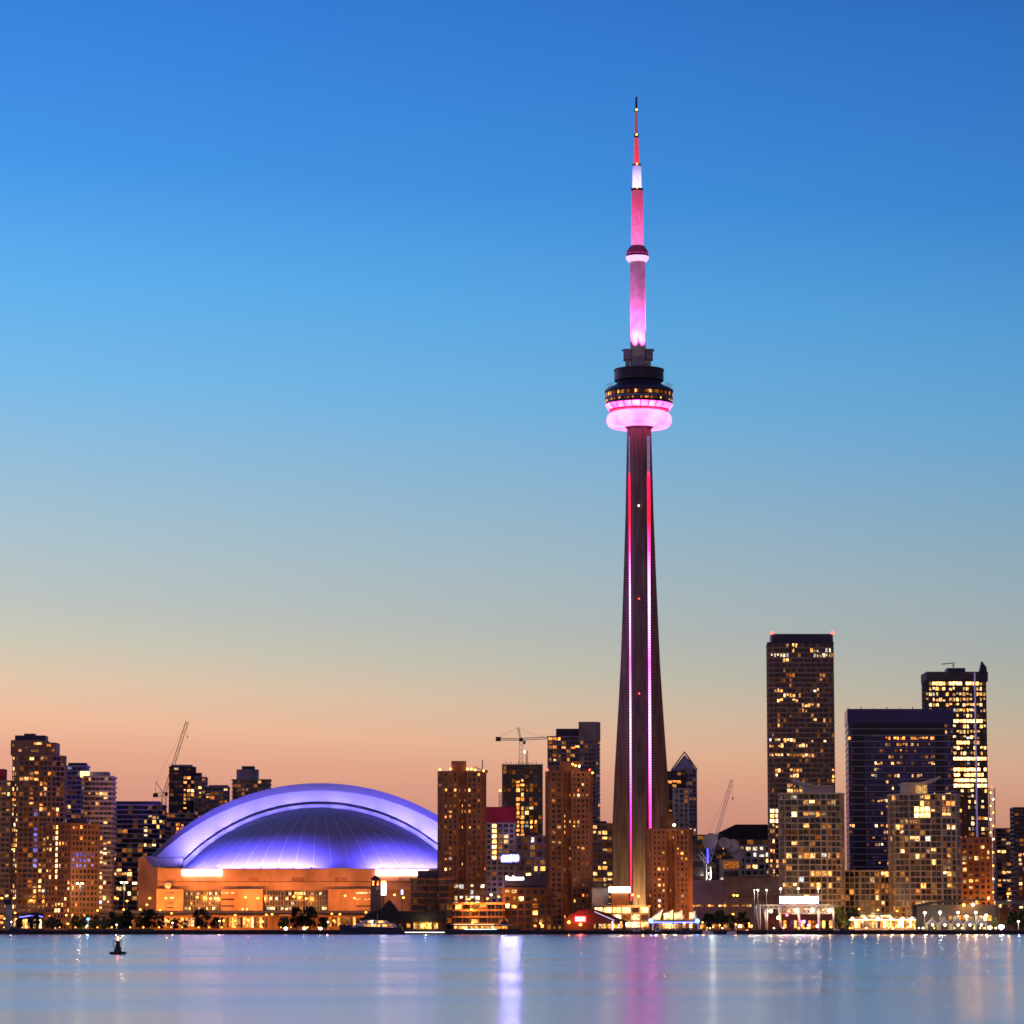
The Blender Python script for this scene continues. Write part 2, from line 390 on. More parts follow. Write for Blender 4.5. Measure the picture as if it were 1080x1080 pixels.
lz('radome', [(28, 434.9)] + [(27.5 + 7.3 * sin(pi * k / 10), 443.3 - 8.0 * cos(pi * k / 10)) for k in range(11)] + [(26, 450.6)], m)
lz('pod_floor', [(28.5, 449.8), (16, 450.2), (13, 452.5)], M['brown'], smooth=False)
for sgn in (-1, 1):                       # steerable dish frames at the roof edge
    for k in range(3):
        b = MB(); a = (0 if sgn > 0 else pi) - sgn * (.25 + k * .16); c = Vector((C[0] + 33.8 * K * cos(a), DT + 33.8 * K * sin(a), zt(408.5)))
        b.tube(c + Vector((0, 0, -2)), c, .16); pr = None
        for j in range(9):
            pt = c + Vector((cos(j * pi / 4) * 1.5, 0, sin(j * pi / 4) * 1.5))
            if pr: b.tube(pr, pt, .12, n=4)
            pr = pt
        b.build('dish_frame', M['steel'], t)
# upper shaft
CX = at(673, 375, DT).x; C2 = (CX, DT)
lz('upper_shaft', [(9.2, 391), (9.0, 276)], M['pale'], 6, False, C2, pi / 6 - .12)
for sgn, x in ((-1, 661.4), (1, 684.6)):
    x0 = at(x, 375, DT).x; b = MB(); b.box(x0 - 2.4, x0 + 2.4, DT - 4.5, DT + 4.5, zt(380), zt(369)); b.build('equipment_box', M['violet'], t)
    x1 = at(x + sgn * -.6, 385, DT).x; b = MB(); b.box(x1 - 1.5, x1 + 1.5, DT - 3, DT + 3, zt(391), zt(380)); b.build('bracket', M['pale'], t)
b = MB(); b.box(CX - 3.2, CX + 3.2, DT - 7.2, DT - 5.0, zt(390.5), zt(377)); b.build('service_duct', M['violet'], t)
PINK = (1, .16, .72)
for k in range(6):                        # floodlights on a ring at the shaft, aimed up it
    a = (-pi / 2 - .5, -pi / 2 + .5, pi / 2 - .5, pi / 2 + .5, 0, pi)[k]
    lc = Vector((CX + 10.5 * cos(a), DT + 10.5 * sin(a), zt(384.0 if k < 4 else 367.0)))
    b = MB(); b.tube(lc - Vector((0, 0, 2.2)), lc - Vector((0, 0, .9)), .5, .4); b.tube(lc - Vector((0, 0, 1.8)), Vector((CX + 5 * cos(a), DT + 5 * sin(a), lc.z - 1.8)), .2); b.build('floodlight', M['dsteel'], t)
    lamp('flood', 'SPOT', lc, 640000, PINK, t, .3, (CX + 6.0 * cos(a), DT + 6.0 * sin(a), zt(300)), 42, .9)
for x in (655, 672, 690):                 # floodlights on the ground at its foot
    lc = Vector((at(x, 975, DT - 48).x, DT - 48, 3.2)); b = MB(); b.box(lc.x - 1, lc.x + 1, lc.y - .6, lc.y + .6, 2, 2.7); b.build('floodlight', M['dsteel'], t)
    lamp('flood', 'SPOT', lc, 75000, (1, .68, .26), t, .4, (TX, DT, 40), 85, .9)
# sky pod
C3 = (at(672.2, 268, DT).x, DT)
lz('sky_pod', [(7.4, 259.5), (8.2, 260.5), (10.6, 264), (12.0, 267), (12.2, 268.2), (11.2, 269)], M['pinkred'], 32, True, C3)
lz('sky_pod_windows', [(11.6, 268.6), (11.6, 271)], M['g_violet'], 32, True, C3)
lz('sky_pod_rim', [(11.2, 270.6), (12.2, 271), (12.0, 273), (10.4, 275.6), (8.6, 276.4)], em('pink_white_rim', (1, .45, .85), 1.6), 32, True, C3)
# antenna: translucent casing lit from inside
m, N, L = mat('lit_antenna_casing')
ge = nd(N, 'ShaderNodeNewGeometry'); sp = nd(N, 'ShaderNodeSeparateXYZ'); L.new(ge.outputs['Position'], sp.inputs[0])
z0, z1 = zt(262), zt(114); fz = mth(N, L, 'DIVIDE', mth(N, L, 'SUBTRACT', sp.outputs['Z'], z0), z1 - z0, clamp=True)
fa = lambda py: (zt(py) - z0) / (z1 - z0)
ca = ramp(N, L, fz, [(0, (1.05, .24, .72)), (fa(235), (.95, .10, .42)), (fa(215), (.72, .035, .16)), (fa(201), (.42, .04, .10)), (fa(199), (1.6, 1.1, 2.0)), (fa(188), (1.1, .85, 1.6)),
    (fa(176), (.30, .28, .75)), (fa(173), (1.0, .02, .03)), (fa(158), (.85, .015, .03)), (fa(146), (.65, .03, .06)), (fa(138), (.30, .025, .06)), (fa(120), (.22, .06, .10))])
no = nd(N, 'ShaderNodeTexNoise'); no.inputs['Scale'].default_value = .5; no.inputs['Detail'].default_value = 4; L.new(ge.outputs['Position'], no.inputs['Vector'])
b = nd(N, 'ShaderNodeBsdfPrincipled'); b.inputs['Base Color'].default_value = (.3, .2, .22, 1); L.new(ca, b.inputs['Emission Color']); L.new(mth(N, L, 'MULTIPLY_ADD', no.outputs[0], .9, .45), b.inputs['Emission Strength'])
L.new(b.outputs[0], nd(N, 'ShaderNodeOutputMaterial').inputs[0]); ant = m
for cx_, prof in ((672.0, [(6.8, 261), (6.2, 201)]), (671.8, [(4.9, 199.5), (4.7, 174.5)]), (671.5, [(2.9, 174), (2.1, 145)]), (671.3, [(1.75, 141), (1.5, 117)])):
    lz('antenna_section', prof, ant, 12, False, (at(cx_, 200, DT).x, DT))
for cx_, r, pa, pb in ((671.8, 6.5, 199, 201.4), (671.6, 5.0, 173.6, 175.2), (671.4, 2.4, 141, 145.2), (671.2, 2.0, 115.6, 117.6)):
    lz('antenna_collar', [(r, pa), (r, pb)], M['dsteel'], 12, False, (at(cx_, 200, DT).x, DT))
lz('antenna_tip', [(1.25, 117), (1.0, 103), (.8, 102)], M['dsteel'], 8, False, (at(671.1, 110, DT).x, DT))
for x, py in ((671.3, 142.5), (671.2, 116.3), (671.5, 174), (671.7, 199)):
    b = MB(); b.ball((at(x, py, DT).x, DT - (4.4 if py > 190 else 3.4 if py > 170 else 1.8), zt(py)), .6); b.build('beacon_light', M['l_sod'], t)

# ---------------------------------------------------------------- the domed stadium
DA = 2185.0                               # plane of the arches
XS = at(337, 900, DA).x
t = thing('domed_stadium', 'wide stadium with violet lit white dome over orange lit walls', 'stadium', (XS, DA, 2))
ka = DA / F
def za(py): return at(337, py, DA).z
def arc(hw, peak, base, y, n=64):
    """circular arc: half width in px, peak and base rows"""
    w, h = hw * ka, za(peak) - za(base); R = (w * w + h * h) / (2 * h); zc = za(peak) - R; a1 = math.asin(min(1, w / R))
    return [Vector((XS + R * sin(-a1 + 2 * a1 * i / n), y, zc + R * cos(-a1 + 2 * a1 * i / n))) for i in range(n + 1)]
ZB = za(917.5)
# front quarter dome: half of a spherical cap, with raised seams
w, h = 143 * ka, za(852) - ZB; R = (w * w + h * h) / (2 * h); YS = .80
def cap(rho, phi, lift=0.):
    rho = min(rho, w); z = sqrt(R * R - rho * rho) - (R - h)
    return Vector((XS + (rho + lift) * sin(phi), DA - 1.0 - (rho + lift) * cos(phi) * YS, ZB + z + lift))
b = MB(); NR, NP = 28, 72
b.loft_rows = None
rows = [[cap(w * (1 - (1 - i / NR) ** 1.0), -pi / 2 + pi * j / NP) for j in range(NP + 1)] for i in range(1, NR + 1)]
for i in range(NR - 1): b.strip(rows[i], rows[i + 1])
b.strip([cap(.01, -pi / 2 + pi * j / NP) for j in range(NP + 1)], rows[0])
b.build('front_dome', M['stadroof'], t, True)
b = MB()
for k in range(4, 21):
    phi = -pi / 2 + pi * k / 24; pts = [cap(w * (.42 + .57 * i / 12), phi, -.02) for i in range(13)]
    for p, q in zip(pts, pts[1:]): b.tube(p, q, .09, n=4)
b.build('dome_seams', M['white'], t)
# arches behind it, each a thick curved shell
def band(name, inner, outer, y0, y1, mt, smooth=True):
    """a curved shell: front face between two arcs, its soffit and its top"""
    b = MB(); n = len(inner)
    back_i = [Vector((p.x, y1, p.z)) for p in inner]; back_o = [Vector((p.x, y1, p.z)) for p in outer]
    b.strip(inner, outer); b.strip(outer, back_o); b.strip(back_i, inner); b.strip(back_o, back_i)
    return b.build(name, mt, t, False)
a0, a1_, a2, a3, a4, a5 = (arc(143.5, 851.6, 917, DA), arc(142, 848.2, 908, DA), arc(141, 847, 905.5, DA + 2.5), arc(140.5, 845.2, 904.5, DA - 2.5), arc(172, 834, 904.5, DA - 2.5), arc(178.5, 826, 904, DA + .5))
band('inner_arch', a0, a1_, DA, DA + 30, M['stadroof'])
band('arch_gutter', a1_, arc(141, 845, 905, DA + 2.5), DA + 2.5, DA + 28, M['dsteel'])
b = MB(); b.strip(a3, a4); b.strip([Vector((p.x, DA + 26, p.z)) for p in a3], a3); b.build('arch_face', M['stadroof'], t)
b = MB(); b.strip(a4, a5); bk = [Vector((p.x, DA + 105, p.z)) for p in a5]; b.strip(a5, bk); b.strip(bk, [Vector((p.x, DA + 105, za(904))) for p in a5])
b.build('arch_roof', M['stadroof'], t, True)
# the walls
def bx(name, x0, x1, ytop, ybot, D, dep, mt, par=None, chain=None):
    b = MB(); X0, X1 = at(x0, (ytop + ybot) / 2, D).x, at(x1, (ytop + ybot) / 2, D).x
    zt_, zb_ = at(0, ytop, D).z, at(0, ybot, D).z if ybot < 979 else 2.0
    b.box(X0, X1, D, D + dep, zb_, zt_); return b.build(name, mt, par or t)
DW = 2092.0
X0, X1 = at(166, 930, DW).x, at(512, 930, DW).x
b = MB(); zt_, zm = at(0, 917, DW).z, at(0, 930, DW).z
b.box(X0, X1, DW, DW + 190, zm + .25, zt_); b.box(X0, X1, DW + .5, DW + 190, at(0, 938.5, DW).z, zm - .05)
b.box(X0, X1, DW + 3, DW + 190, 2, at(0, 938.5, DW).z - .02)
for k in range(10):                        # upright joints
    x = at(193 + k * 33, 930, DW).x; b.box(x - .25, x + .25, DW - .25, DW + .3, zm + .4, zt_ - .1)
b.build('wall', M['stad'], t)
b = MB(); b.box(X0 - .4, X1 + .4, DW - .5, DW + 4, zt_ + .02, zt_ + .7); b.build('parapet', M['concrete'], t)
for sgn in (-1, 1):                        # end pylons that carry the arches
    xo, xi = XS + sgn * 179.5 * ka, XS + sgn * 140 * ka
    b = MB(); pl = [(xo, za(981)), (xo, za(906.5)), (XS + sgn * 173 * ka, za(904)), (XS + sgn * 165 * ka, za(916)), (xi, za(916)), (xi, za(981))]
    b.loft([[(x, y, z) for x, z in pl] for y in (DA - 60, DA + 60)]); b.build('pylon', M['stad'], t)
    b = MB(); x0, x1 = sorted((XS + sgn * 173 * ka, XS + sgn * 142.5 * ka)); b.box(x0, x1, DA - 6, DA + 20, za(915.9), za(905.4)); b.build('arch_foot', M['violet'], t)
for x0, x1, slots in ((165, 193, [(177, 184)]), (233, 277, [(234, 248)]), (346, 394, [(376, 391)])):
    o = bx('stair_block', x0, x1, 937.6, 962, DW - 6, 5.9, M['stad'])
    for k in range(4 if x0 == 165 else 3):
        for s0, s1 in slots:
            py = 941.8 + k * (5.2 if x0 == 165 else 6.9); b = MB(); Xa, Xb = at(s0, py, DW).x, at(s1, py, DW).x; z = at(0, py, DW).z
            b.box(Xa, Xb, DW - 6.12, DW - 5.9, z - .42, z + .42); b.build('window', M['w_gold'] if (k, x0) in ((0, 233), (0, 346), (1, 346)) else M['g_dark'], o)
rnd = random.Random(3)
for x0, x1 in ((194, 206), (207.5, 219), (220.5, 232), (278, 299), (301, 322), (325, 345)):   # curtain walls between
    o = bx('glazed_bay', x0, x1, 939.5, 960.5, DW + 1.6, 1.2, M['g_dark'])
    b = MB(); Xa, Xb = at(x0, 950, DW).x, at(x1, 950, DW).x; za_, zb_ = at(0, 960.5, DW).z, at(0, 939.5, DW).z
    for k in range(8): b.box(Xa + (Xb - Xa) * k / 7 - .1, Xa + (Xb - Xa) * k / 7 + .1, DW + 1.25, DW + 1.58, za_, zb_)
    for k in range(5): b.box(Xa + .12, Xb - .12, DW + 1.3, DW + 1.55, za_ + (zb_ - za_) * k / 4 - .1, za_ + (zb_ - za_) * k / 4 + .1)
    b.build('mullion', M['steel'], o)
    for i in range(7):
        for j in range(4):
            if rnd.random() < (.34 if j in (0, 3) else .14):
                b = MB(); gw, gh = (Xb - Xa) / 7, (zb_ - za_) / 4
                b.box(Xa + gw * (i + .1), Xa + gw * (i + .9), DW + 1.48, DW + 1.56, za_ + gh * (j + .2), za_ + gh * (j + .75)); b.build('window', M['w_pale'] if rnd.random() < .5 else M['w_gold'], o)
for x0, x1 in ((192, 234), (396.5, 451.5)):
    o = bx('lit_sign', x0, x1, 917.2, 923.6, DW - 1.4, 1.1, em('sign_face', (1, .50, .36), 10))
for x0, x1 in ((308, 321), (353, 366), (262, 272), (420, 428)):
    bx('vent', x0, x1, 925.5, 929.5, DW - .2, .3, M['brown'])
b = MB(); c = at(177, 934, DW - 4)
b.ball(c, 2.0, 1.0); b.tube(c, c + Vector((0, 2, -3)), .3); b.build('satellite_dish', M['white'], t, True)
# violet floodlights along the foot of the dome and along the arch
VIO = (.17, .13, 1.0)
def flood(p, aim, power, col=VIO, kind='SPOT', cone=150, arm=None):
    b = MB()
    if arm is not None: b.tube(Vector(p) + Vector((0, -.3, -1)), arm, .14, n=4)
    b.obox(Vector(p) + Vector((0, -.5, -.8)), (.6, 0, 0), (0, .4, 0), (0, 0, .35)); b.build('floodlight', M['dsteel'], t)
    lamp('flood', kind, p, power, col, t, .5, aim, cone, .5)
for px_, k in [(206, .7), (218, .8), (230, .6), (246, 1.1), (260, .9), (274, 1.), (290, 1.1), (306, 1.1), (320, 1.2), (336, .8), (400, 1.0), (414, 1.1), (430, 1.2), (446, 1.2), (460, 1.0), (474, .8)]:
    s_ = max(-.985, min(.985, (px_ - 337) / 143)); phi = math.asin(s_)
    p = cap(w, phi); o_ = Vector((sin(phi), -cos(phi) * YS, 0)).normalized()
    flood(p + o_ * 8.0 + Vector((0, 0, .8)), p - o_ * 22 + Vector((0, 0, 24)), 125000 * k)
for k in range(14):
    f = -.93 + 1.86 * k / 13; i = int((f + 1) / 2 * 64); p, q = a3[i], a4[i]
    flood(p + Vector((0, -11, -1.0)), (p + q) / 2 + Vector((0, 4, 3.5)), 24000 * (1 + .9 * f * f), (.36, .30, 1.0), 'SPOT', 120, p + Vector((0, .4, -.6)))

# ---------------------------------------------------------------- towers and blocks of the city
def offset(poly, d):
    """outward offset of a counter-clockwise convex plan"""
    n = len(poly); out = []
    for i in range(n):
        p0, p1, p2 = (Vector(poly[(i + k) % n][:2]) for k in (-1, 0, 1))
        e0, e1 = (p1 - p0).normalized(), (p2 - p1).normalized(); n0, n1 = Vector((e0.y, -e0.x)), Vector((e1.y, -e1.x))
        m_ = n0 + n1; m_ = m_ / max(.3, m_.length_squared / 2); out.append((p1 + m_ * d)[:])
    return out


def tower(name, label, x0, x1, top, D, chain=((0, 0), (1, 0)), depth=24, fh=3.0, bay=3.4, pier=.6, span=.9, pd=.35, sd=.4, wall='brown', glass='g_dark', win='warm', p=.1,
          lit=(), base=2.0, roof=(), cat='tower block', gh=None, crown=0., every=1, edges=None, corner=True, slabmat=None, seed=None, cap=100, pevery=1, wf=1., dimp=.20, crownmat=None):
    """one building: wall (core, piers and floor bands), roof, rooftop boxes, and each window a pane of its own"""
    rnd = random.Random(seed if seed is not None else int(x0 * 7 + top * 13))
    pm_ = (top + 960) / 2
    XA, XB = at(x0, pm_, D).x, at(x1, pm_, D).x; zt_ = at((x0 + x1) / 2, top, D).z
    pts = [(XA + (XB - XA) * a, D + b) for a, b in chain]
    poly = pts + [(XB - (XB - XA) * .04, D + depth), (XA + (XB - XA) * .04, D + depth)]
    t = thing(name, label, cat, ((XA + XB) / 2, D, 2.0))
    wb, sb_ = MB(), MB(); wb.prism(poly, 1.5, zt_)
    zr = zt_ - crown; nf = max(1, int(round((zr - base - 1.2) / fh))); h = (zr - base) / nf
    ring = offset(poly, sd)
    for k in range(0, nf + 1, every):
        z = base + k * h; sb_.prism(ring, z - span * .5, z + span * .5) if k < nf else None
    tb = MB(); tb.prism(offset(poly, sd + .12), zr - span * .6, zt_ + .5); tb.build('parapet', M[crownmat or slabmat or wall], t)
    wins = []; prev = {}
    ne = len(pts) - 1
    for e in range(-1 if corner else 0, ne + (1 if corner else 0)):
        a = Vector(poly[e % len(poly)]); b = Vector(poly[(e + 1) % len(poly)])
        side = e < 0 or e >= ne
        L_ = (b - a).length; d = (b - a) / L_; n = Vector((d.y, -d.x)); nb = max(1, int(round(L_ / bay))); g = L_ / nb
        if pier > 0:
            for i in range(nb + 1):
                c = a + d * min(max(i * g, pier / 2 + .01), L_ - pier / 2 - .01) + n * (pd / 2 - .1)
                thin = (i % pevery and i < nb) or (pevery > 1 and pd > 1 and L_ < 8)
                wb.obox((c.x, c.y, (base + zr) / 2 - .05) if not thin else (c.x - n.x * .05, c.y - n.y * .05, (base + zr) / 2 - .07), d.to_3d() * (.06 if thin else pier / 2), n.to_3d() * ((pd * .6 if thin else pd) / 2 + .1), (0, 0, (zr - base) / 2))
        if side: continue
        for i in range(nb):
            for k in range(nf):
                c = a + d * (g * (i + .5)) + n * .07; z = base + (k + .5) * h
                ww, wh = g - (pier if pevery == 1 else .2) - .08 if pier > 0 else g - .12, (h - span) * .97 * wf
                px, py = proj((c.x, c.y, z)); q = p(px, py) if callable(p) else p; kind = win
                for r in lit:
                    if r[0] <= px <= r[2] and r[1] <= py <= r[3]:
                        q = r[4] if len(r) > 4 else 1.
                        if len(r) > 5: kind = r[5]
                if prev.get((e, k)) and q < .5: q = max(q, .30)     # rooms two or three windows wide
                on = rnd.random() < q; prev[(e, k)] = on
                if on:
                    if rnd.random() < .04 and kind in ('warm', 'gold'): kind = 'cool'
                    f = rnd.random()              # blinds and curtains partly drawn
                    cut = (0, 1) if f < .55 or kind == 'hot' else (.0, rnd.uniform(.45, .8)) if f < .7 else (rnd.uniform(.2, .5), 1)
                else: cut = (0, 1); kind = 'dim' if rnd.random() < dimp else None
                wins.append(((0 if on else 1 if kind else 2) + rnd.random() * .5, (c.x, c.y, z + wh * (cut[0] + cut[1] - 1) / 2), d, n, ww * (rnd.choice((1, 1, .6)) if on and kind != 'hot' else 1), wh * (cut[1] - cut[0]), kind))
    wb.build('wall', M[wall], t); sb_.build('floor_bands', M[slabmat or wall], t)
    wins.sort(key=lambda r: r[0])
    cache = {}
    for r in wins[:cap]:
        _, c, d, n, ww, wh, kind = r; ww = round(ww, 1); wh = round(wh * 4) / 4 if wh > 1 else wh; mk = 'w_' + kind if kind else glass; key = (round(ww, 2), round(wh, 2), mk)
        if key not in cache:
            b = MB(); b.box(-ww / 2, ww / 2, -.06, .06, -wh / 2, wh / 2)
            o = b.build('window', M[mk]); cache[key] = o.data
        else: o = bpy.data.objects.new('window', cache[key]); COL.objects.link(o)
        o.parent = t; o.location = Vector(c) - t.location; o.rotation_euler = (0, 0, atan2(d.y, d.x))
    rest = wins[cap:]
    if rest:
        b = MB(); ks = [None] + sorted({r[6] for r in rest if r[6]})
        for r in rest:
            b.cur = ks.index(r[6]); b.obox(r[1], r[2].to_3d() * (r[4] / 2), r[3].to_3d() * .06, (0, 0, r[5] / 2))
        b.build('window', [M[glass]] + [M['i_' + k] for k in ks[1:]], t, kind='stuff')
    for i, r in enumerate(roof):
        ra, rb, rt = r[:3]; rm = r[3] if len(r) > 3 else wall; rd = r[4] if len(r) > 4 else 3 + i
        b = MB(); xa, xb = at(ra, rt, D + rd).x, at(rb, rt, D + rd).x
        b.box(xa, xb, D + rd, D + rd + max(5, depth * .5), zt_ + .45, at(0, rt, D + rd).z); b.build('rooftop_box', M[rm], t)
    return t


def lampball(par, x, py, D, mk='l_red', r=.6):
    b = MB(); b.ball(at(x, py, D), r); return b.build('roof_light', M[mk], par)


ARC = lambda n, sag: tuple((i / n, sag * (1 - sin(pi * i / n) ** .8)) for i in range(n + 1))
# --- left cluster
tower('apartment_tower', 'dim green grey apartment block cut by the photo edge, beside the tallest dark tower', -14, 10.5, 824, 2060, wall='concrete', glass='g_green', bay=2.6, p=.18, pier=.4, span=1.1, win='warm',
      lit=[(0, 834, 12, 842, .9, 'gold')], roof=[(-8, 5, 811, 'crimson')], depth=20)
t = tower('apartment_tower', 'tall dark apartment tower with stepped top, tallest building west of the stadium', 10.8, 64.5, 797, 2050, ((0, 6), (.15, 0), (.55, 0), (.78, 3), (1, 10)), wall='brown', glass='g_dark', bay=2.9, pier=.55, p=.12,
      lit=[(11, 797, 18, 960, .42, 'gold'), (19, 797, 30, 960, .03), (32, 835, 45, 850, .6, 'orange'), (35, 851, 41, 916, .75, 'violet'), (34, 917, 45, 960, .35, 'gold'), (46, 850, 57, 870, .4, 'orange'), (12, 835, 18, 848, .9, 'orange')], depth=26)  # violet panes: painted reflection of the stadium dome's light
b = MB(); D = 2052; xa, xb = at(11.2, 790, D).x, at(48, 790, D).x; zb_, zt_ = at(0, 796.6, D).z, at(0, 780.5, D).z; b.box(xa, xb, D, D + 18, zb_, zt_)
xc, xd = at(48.3, 790, D).x, at(59, 790, D).x; b.box(xc, xd, D + 1, D + 18, zb_, at(0, 783, D).z); b.build('stepped_top', M['brown'], t)
b = MB(); b.box(at(15, 777, D).x, at(47, 777, D).x, D + 3, D + 16, zt_ + .05, at(0, 775.3, D).z); b.build('rooftop_box', M['navy'], t)
b = MB(); b.box(at(24, 777, D).x, at(35, 777, D).x, D + 5, D + 14, at(0, 775.2, D).z, at(0, 773.2, D).z); b.build('rooftop_box', M['navy'], t)
for xx, yy, ww, mk in ((14, 786, 2.2, 'w_warm'), (21, 791.5, 3, 'w_gold'), (40, 784, 8, 'w_gold'), (37, 792, 9, 'w_warm'), (51, 786, 4, 'w_orange'), (56, 791, 3, 'w_warm'), (28, 789, 2, 'w_warm')):
    c = at(xx, yy, D - .2); b = MB(); b.box(c.x - ww * .28, c.x + ww * .28, c.y + (1.2 if xx > 48.3 else 0), c.y + .15 + (1.2 if xx > 48.3 else 0), c.z - .7, c.z + .7); b.build('window', M[mk], t)
tower('apartment_tower', 'violet grey glass tower with pale balcony bands behind the tallest dark tower', 64.8, 90, 808, 2190, wall='violet', glass='g_violet', bay=3, pier=.3, span=1.0, sd=.9, p=.10, slabmat='violet', roof=[(72, 90.5, 804.5, 'navy')], win='warm', lit=[(66, 866, 76, 872, .9, 'gold')], depth=18)
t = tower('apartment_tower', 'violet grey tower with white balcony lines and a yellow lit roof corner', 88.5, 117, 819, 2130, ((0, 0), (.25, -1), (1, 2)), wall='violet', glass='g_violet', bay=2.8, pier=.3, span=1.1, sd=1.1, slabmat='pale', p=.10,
          lit=[(100, 835, 115, 845, .45, 'gold'), (100, 896, 113, 906, .8, 'violet'), (88, 880, 117, 960, .5, 'gold')], roof=[(92, 114, 814, 'violet')], every=1)  # its violet panes imitate dome light mirrored in the glass
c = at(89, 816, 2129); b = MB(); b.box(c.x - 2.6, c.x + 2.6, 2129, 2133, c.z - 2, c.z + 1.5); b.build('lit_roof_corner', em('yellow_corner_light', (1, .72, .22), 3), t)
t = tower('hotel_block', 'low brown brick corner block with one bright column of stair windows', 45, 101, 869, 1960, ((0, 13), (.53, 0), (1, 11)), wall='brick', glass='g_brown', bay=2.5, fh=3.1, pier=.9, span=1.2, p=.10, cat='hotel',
      lit=[(58.5, 866, 62.4, 965, 1, 'hot'), (48, 878, 57, 892, .35, 'gold'), (48, 925, 74, 958, .42, 'gold'), (75.5, 897, 101, 915, .85, 'violet')], roof=[(74, 91, 863, 'navy')], depth=26)  # the violet band of panes is a painted dome light reflection
t = tower('office_block', 'broad dark banded block between the white lined tower and the stadium', 117.5, 171, 849, 2220, ((0, 0), (.62, 0), (.86, 5), (1, 14)), wall='navy', glass='g_dark', slabmat='violet', bay=3.2, pier=.3, span=.8, sd=.5, p=.07, cat='office block',
      lit=[(148, 858, 168, 872, .3, 'gold'), (118, 905, 150, 950, .3, 'gold'), (153, 872, 156, 882, 1, 'pale')], roof=[(119, 168, 845, 'navy')], depth=34)
t = tower('apartment_tower', 'dark tower with bright vertical stair windows under the luffing crane', 178, 204, 809, 2450, ((0, 0), (.55, 0), (1, 5)), wall='navy', glass='g_dark', bay=3.1, pier=.4, span=.9, p=.05, lit=[(191, 820, 195.5, 865, .85, 'orange'), (184, 806, 190, 813, 1, 'gold')], slabmat='navy', depth=20, roof=[(180, 202, 806.5, 'violet')])
tower('apartment_tower', 'dark mid height slab joined to the stepped tower behind the stadium roof', 204.4, 216, 820, 2452, wall='violet', glass='g_dark', bay=3.1, pier=.4, p=.08, depth=18, roof=[(205, 212, 815, 'navy')])
tower('apartment_tower', 'dark slab with one orange lit floor rising behind the stadium roof', 216.4, 240, 830, 2440, wall='navy', glass='g_dark', slabmat='violet', bay=3.1, pier=.4, p=.06, lit=[(214, 837, 228, 843, .9, 'orange')], depth=18, roof=[(220, 240, 828, 'dsteel')])
tower('apartment_block', 'low dark block with orange lit stair column beside the stadium arch', 170, 204, 858, 2380, wall='navy', glass='g_dark', slabmat='violet', bay=3.1, pier=.4, p=.05, lit=[(183, 862, 187.5, 892, .85, 'orange')], depth=18)
tower('apartment_tower', 'stepped grey balcony tower alone behind the top of the stadium roof', 245, 284, 822.5, 2600, wall='violet', glass='g_dark', slabmat='concrete', bay=3.2, pier=.7, sd=.9, pd=.3, p=.03, roof=[(249.5, 272, 811.5, 'violet'), (255, 268, 808, 'navy')], depth=22)
# --- between the stadium and the broadcast tower
HB = dict(wall='brick', glass='g_brown', fh=2.85, pier=1.1, span=1.25, pd=.45, sd=.25, cat='apartment tower', bay=2.9)
t = tower('apartment_tower', 'brown brick apartment tower standing against the stadium with a lit roof box', 462, 512, 814, 1900, ((0, 4), (.10, 0), (.42, 0), (.46, 3.5), (.56, 3.5), (.60, 0), (.92, 1), (1, 6)), p=.075,
      lit=[(480, 830, 500, 835, .7, 'gold'), (481, 841, 500, 845, .7, 'gold'), (481, 847, 499, 852, .8, 'gold'), (482, 853, 499, 857, .8, 'gold'), (484, 872, 500, 877, .6, 'gold'), (464, 884, 479, 887, .7, 'gold'), (467, 915, 480, 919, .8, 'gold')], roof=[(476, 491.5, 802.5, 'brick')], **HB)
for x, y in ((464, 811.5), (475, 811), (493, 811), (497, 811), (501, 812), (510, 813)): lampball(t, x, y, 1902, 'l_sod', .55)
t = tower('apartment_tower', 'brown brick apartment tower west of the broadcast tower with red roof beacons', 576, 625, 814, 1905, ((0, 5), (.08, 0), (.36, 0), (.42, 3.5), (.5, 3.5), (.55, 0), (.94, 2), (1, 7)), p=.085,
      lit=[(595, 866, 612, 877, .85, 'gold'), (583, 886, 593, 893, .6, 'gold'), (576, 846, 592, 851, .6, 'gold'), (594, 836, 611, 840, .6, 'gold'), (596, 905, 606, 909, .6, 'orange'), (614, 940, 624, 948, .7, 'orange')], roof=[(590.5, 611.5, 803, 'brick')], **HB)
for x, y, k in ((604, 806, 'l_sod'), (607, 807.5, 'l_sod'), (611, 808, 'l_white'), (577.5, 812, 'l_red'), (622, 812, 'l_red'), (625, 815, 'l_sod')): lampball(t, x, y, 1900, k, .55)
t = tower('apartment_tower', 'shorter brown brick apartment tower close east of the broadcast tower base', 683, 730, 875, 1885, ((0, 4), (.10, 0), (.42, 0), (.47, 3.5), (.57, 3.5), (.62, 0), (.93, 1), (1, 6)), p=.11,
      lit=[(691, 914, 704, 920, .9, 'gold'), (691, 925, 704, 957, .45, 'gold'), (704, 880, 712, 884, .8, 'gold'), (684, 920, 690, 960, .3, 'orange'), (718, 935, 730, 950, .4, 'gold')], roof=[(696, 711, 859, 'dbrick')], **HB)
lampball(t, 711, 870, 1884, 'l_white', .7)
t = tower('unfinished_tower', 'unfinished dark concrete tower under the horizontal crane, strings of work lights on its front', 530, 572, 807, 2400, wall='dconc', glass='g_dark', bay=3.2, pier=.6, span=.7, p=.01, fh=3.1, cat='construction tower',
      lit=[(543.5, 818, 547, 885, .95, 'orange'), (550, 822, 555, 885, .9, 'orange'), (556.5, 824, 560, 885, .8, 'orange'), (559, 820, 565, 900, .02)], depth=24)
rnd = random.Random(8); b = MB()
zr = at(550, 806.5, 2400).z
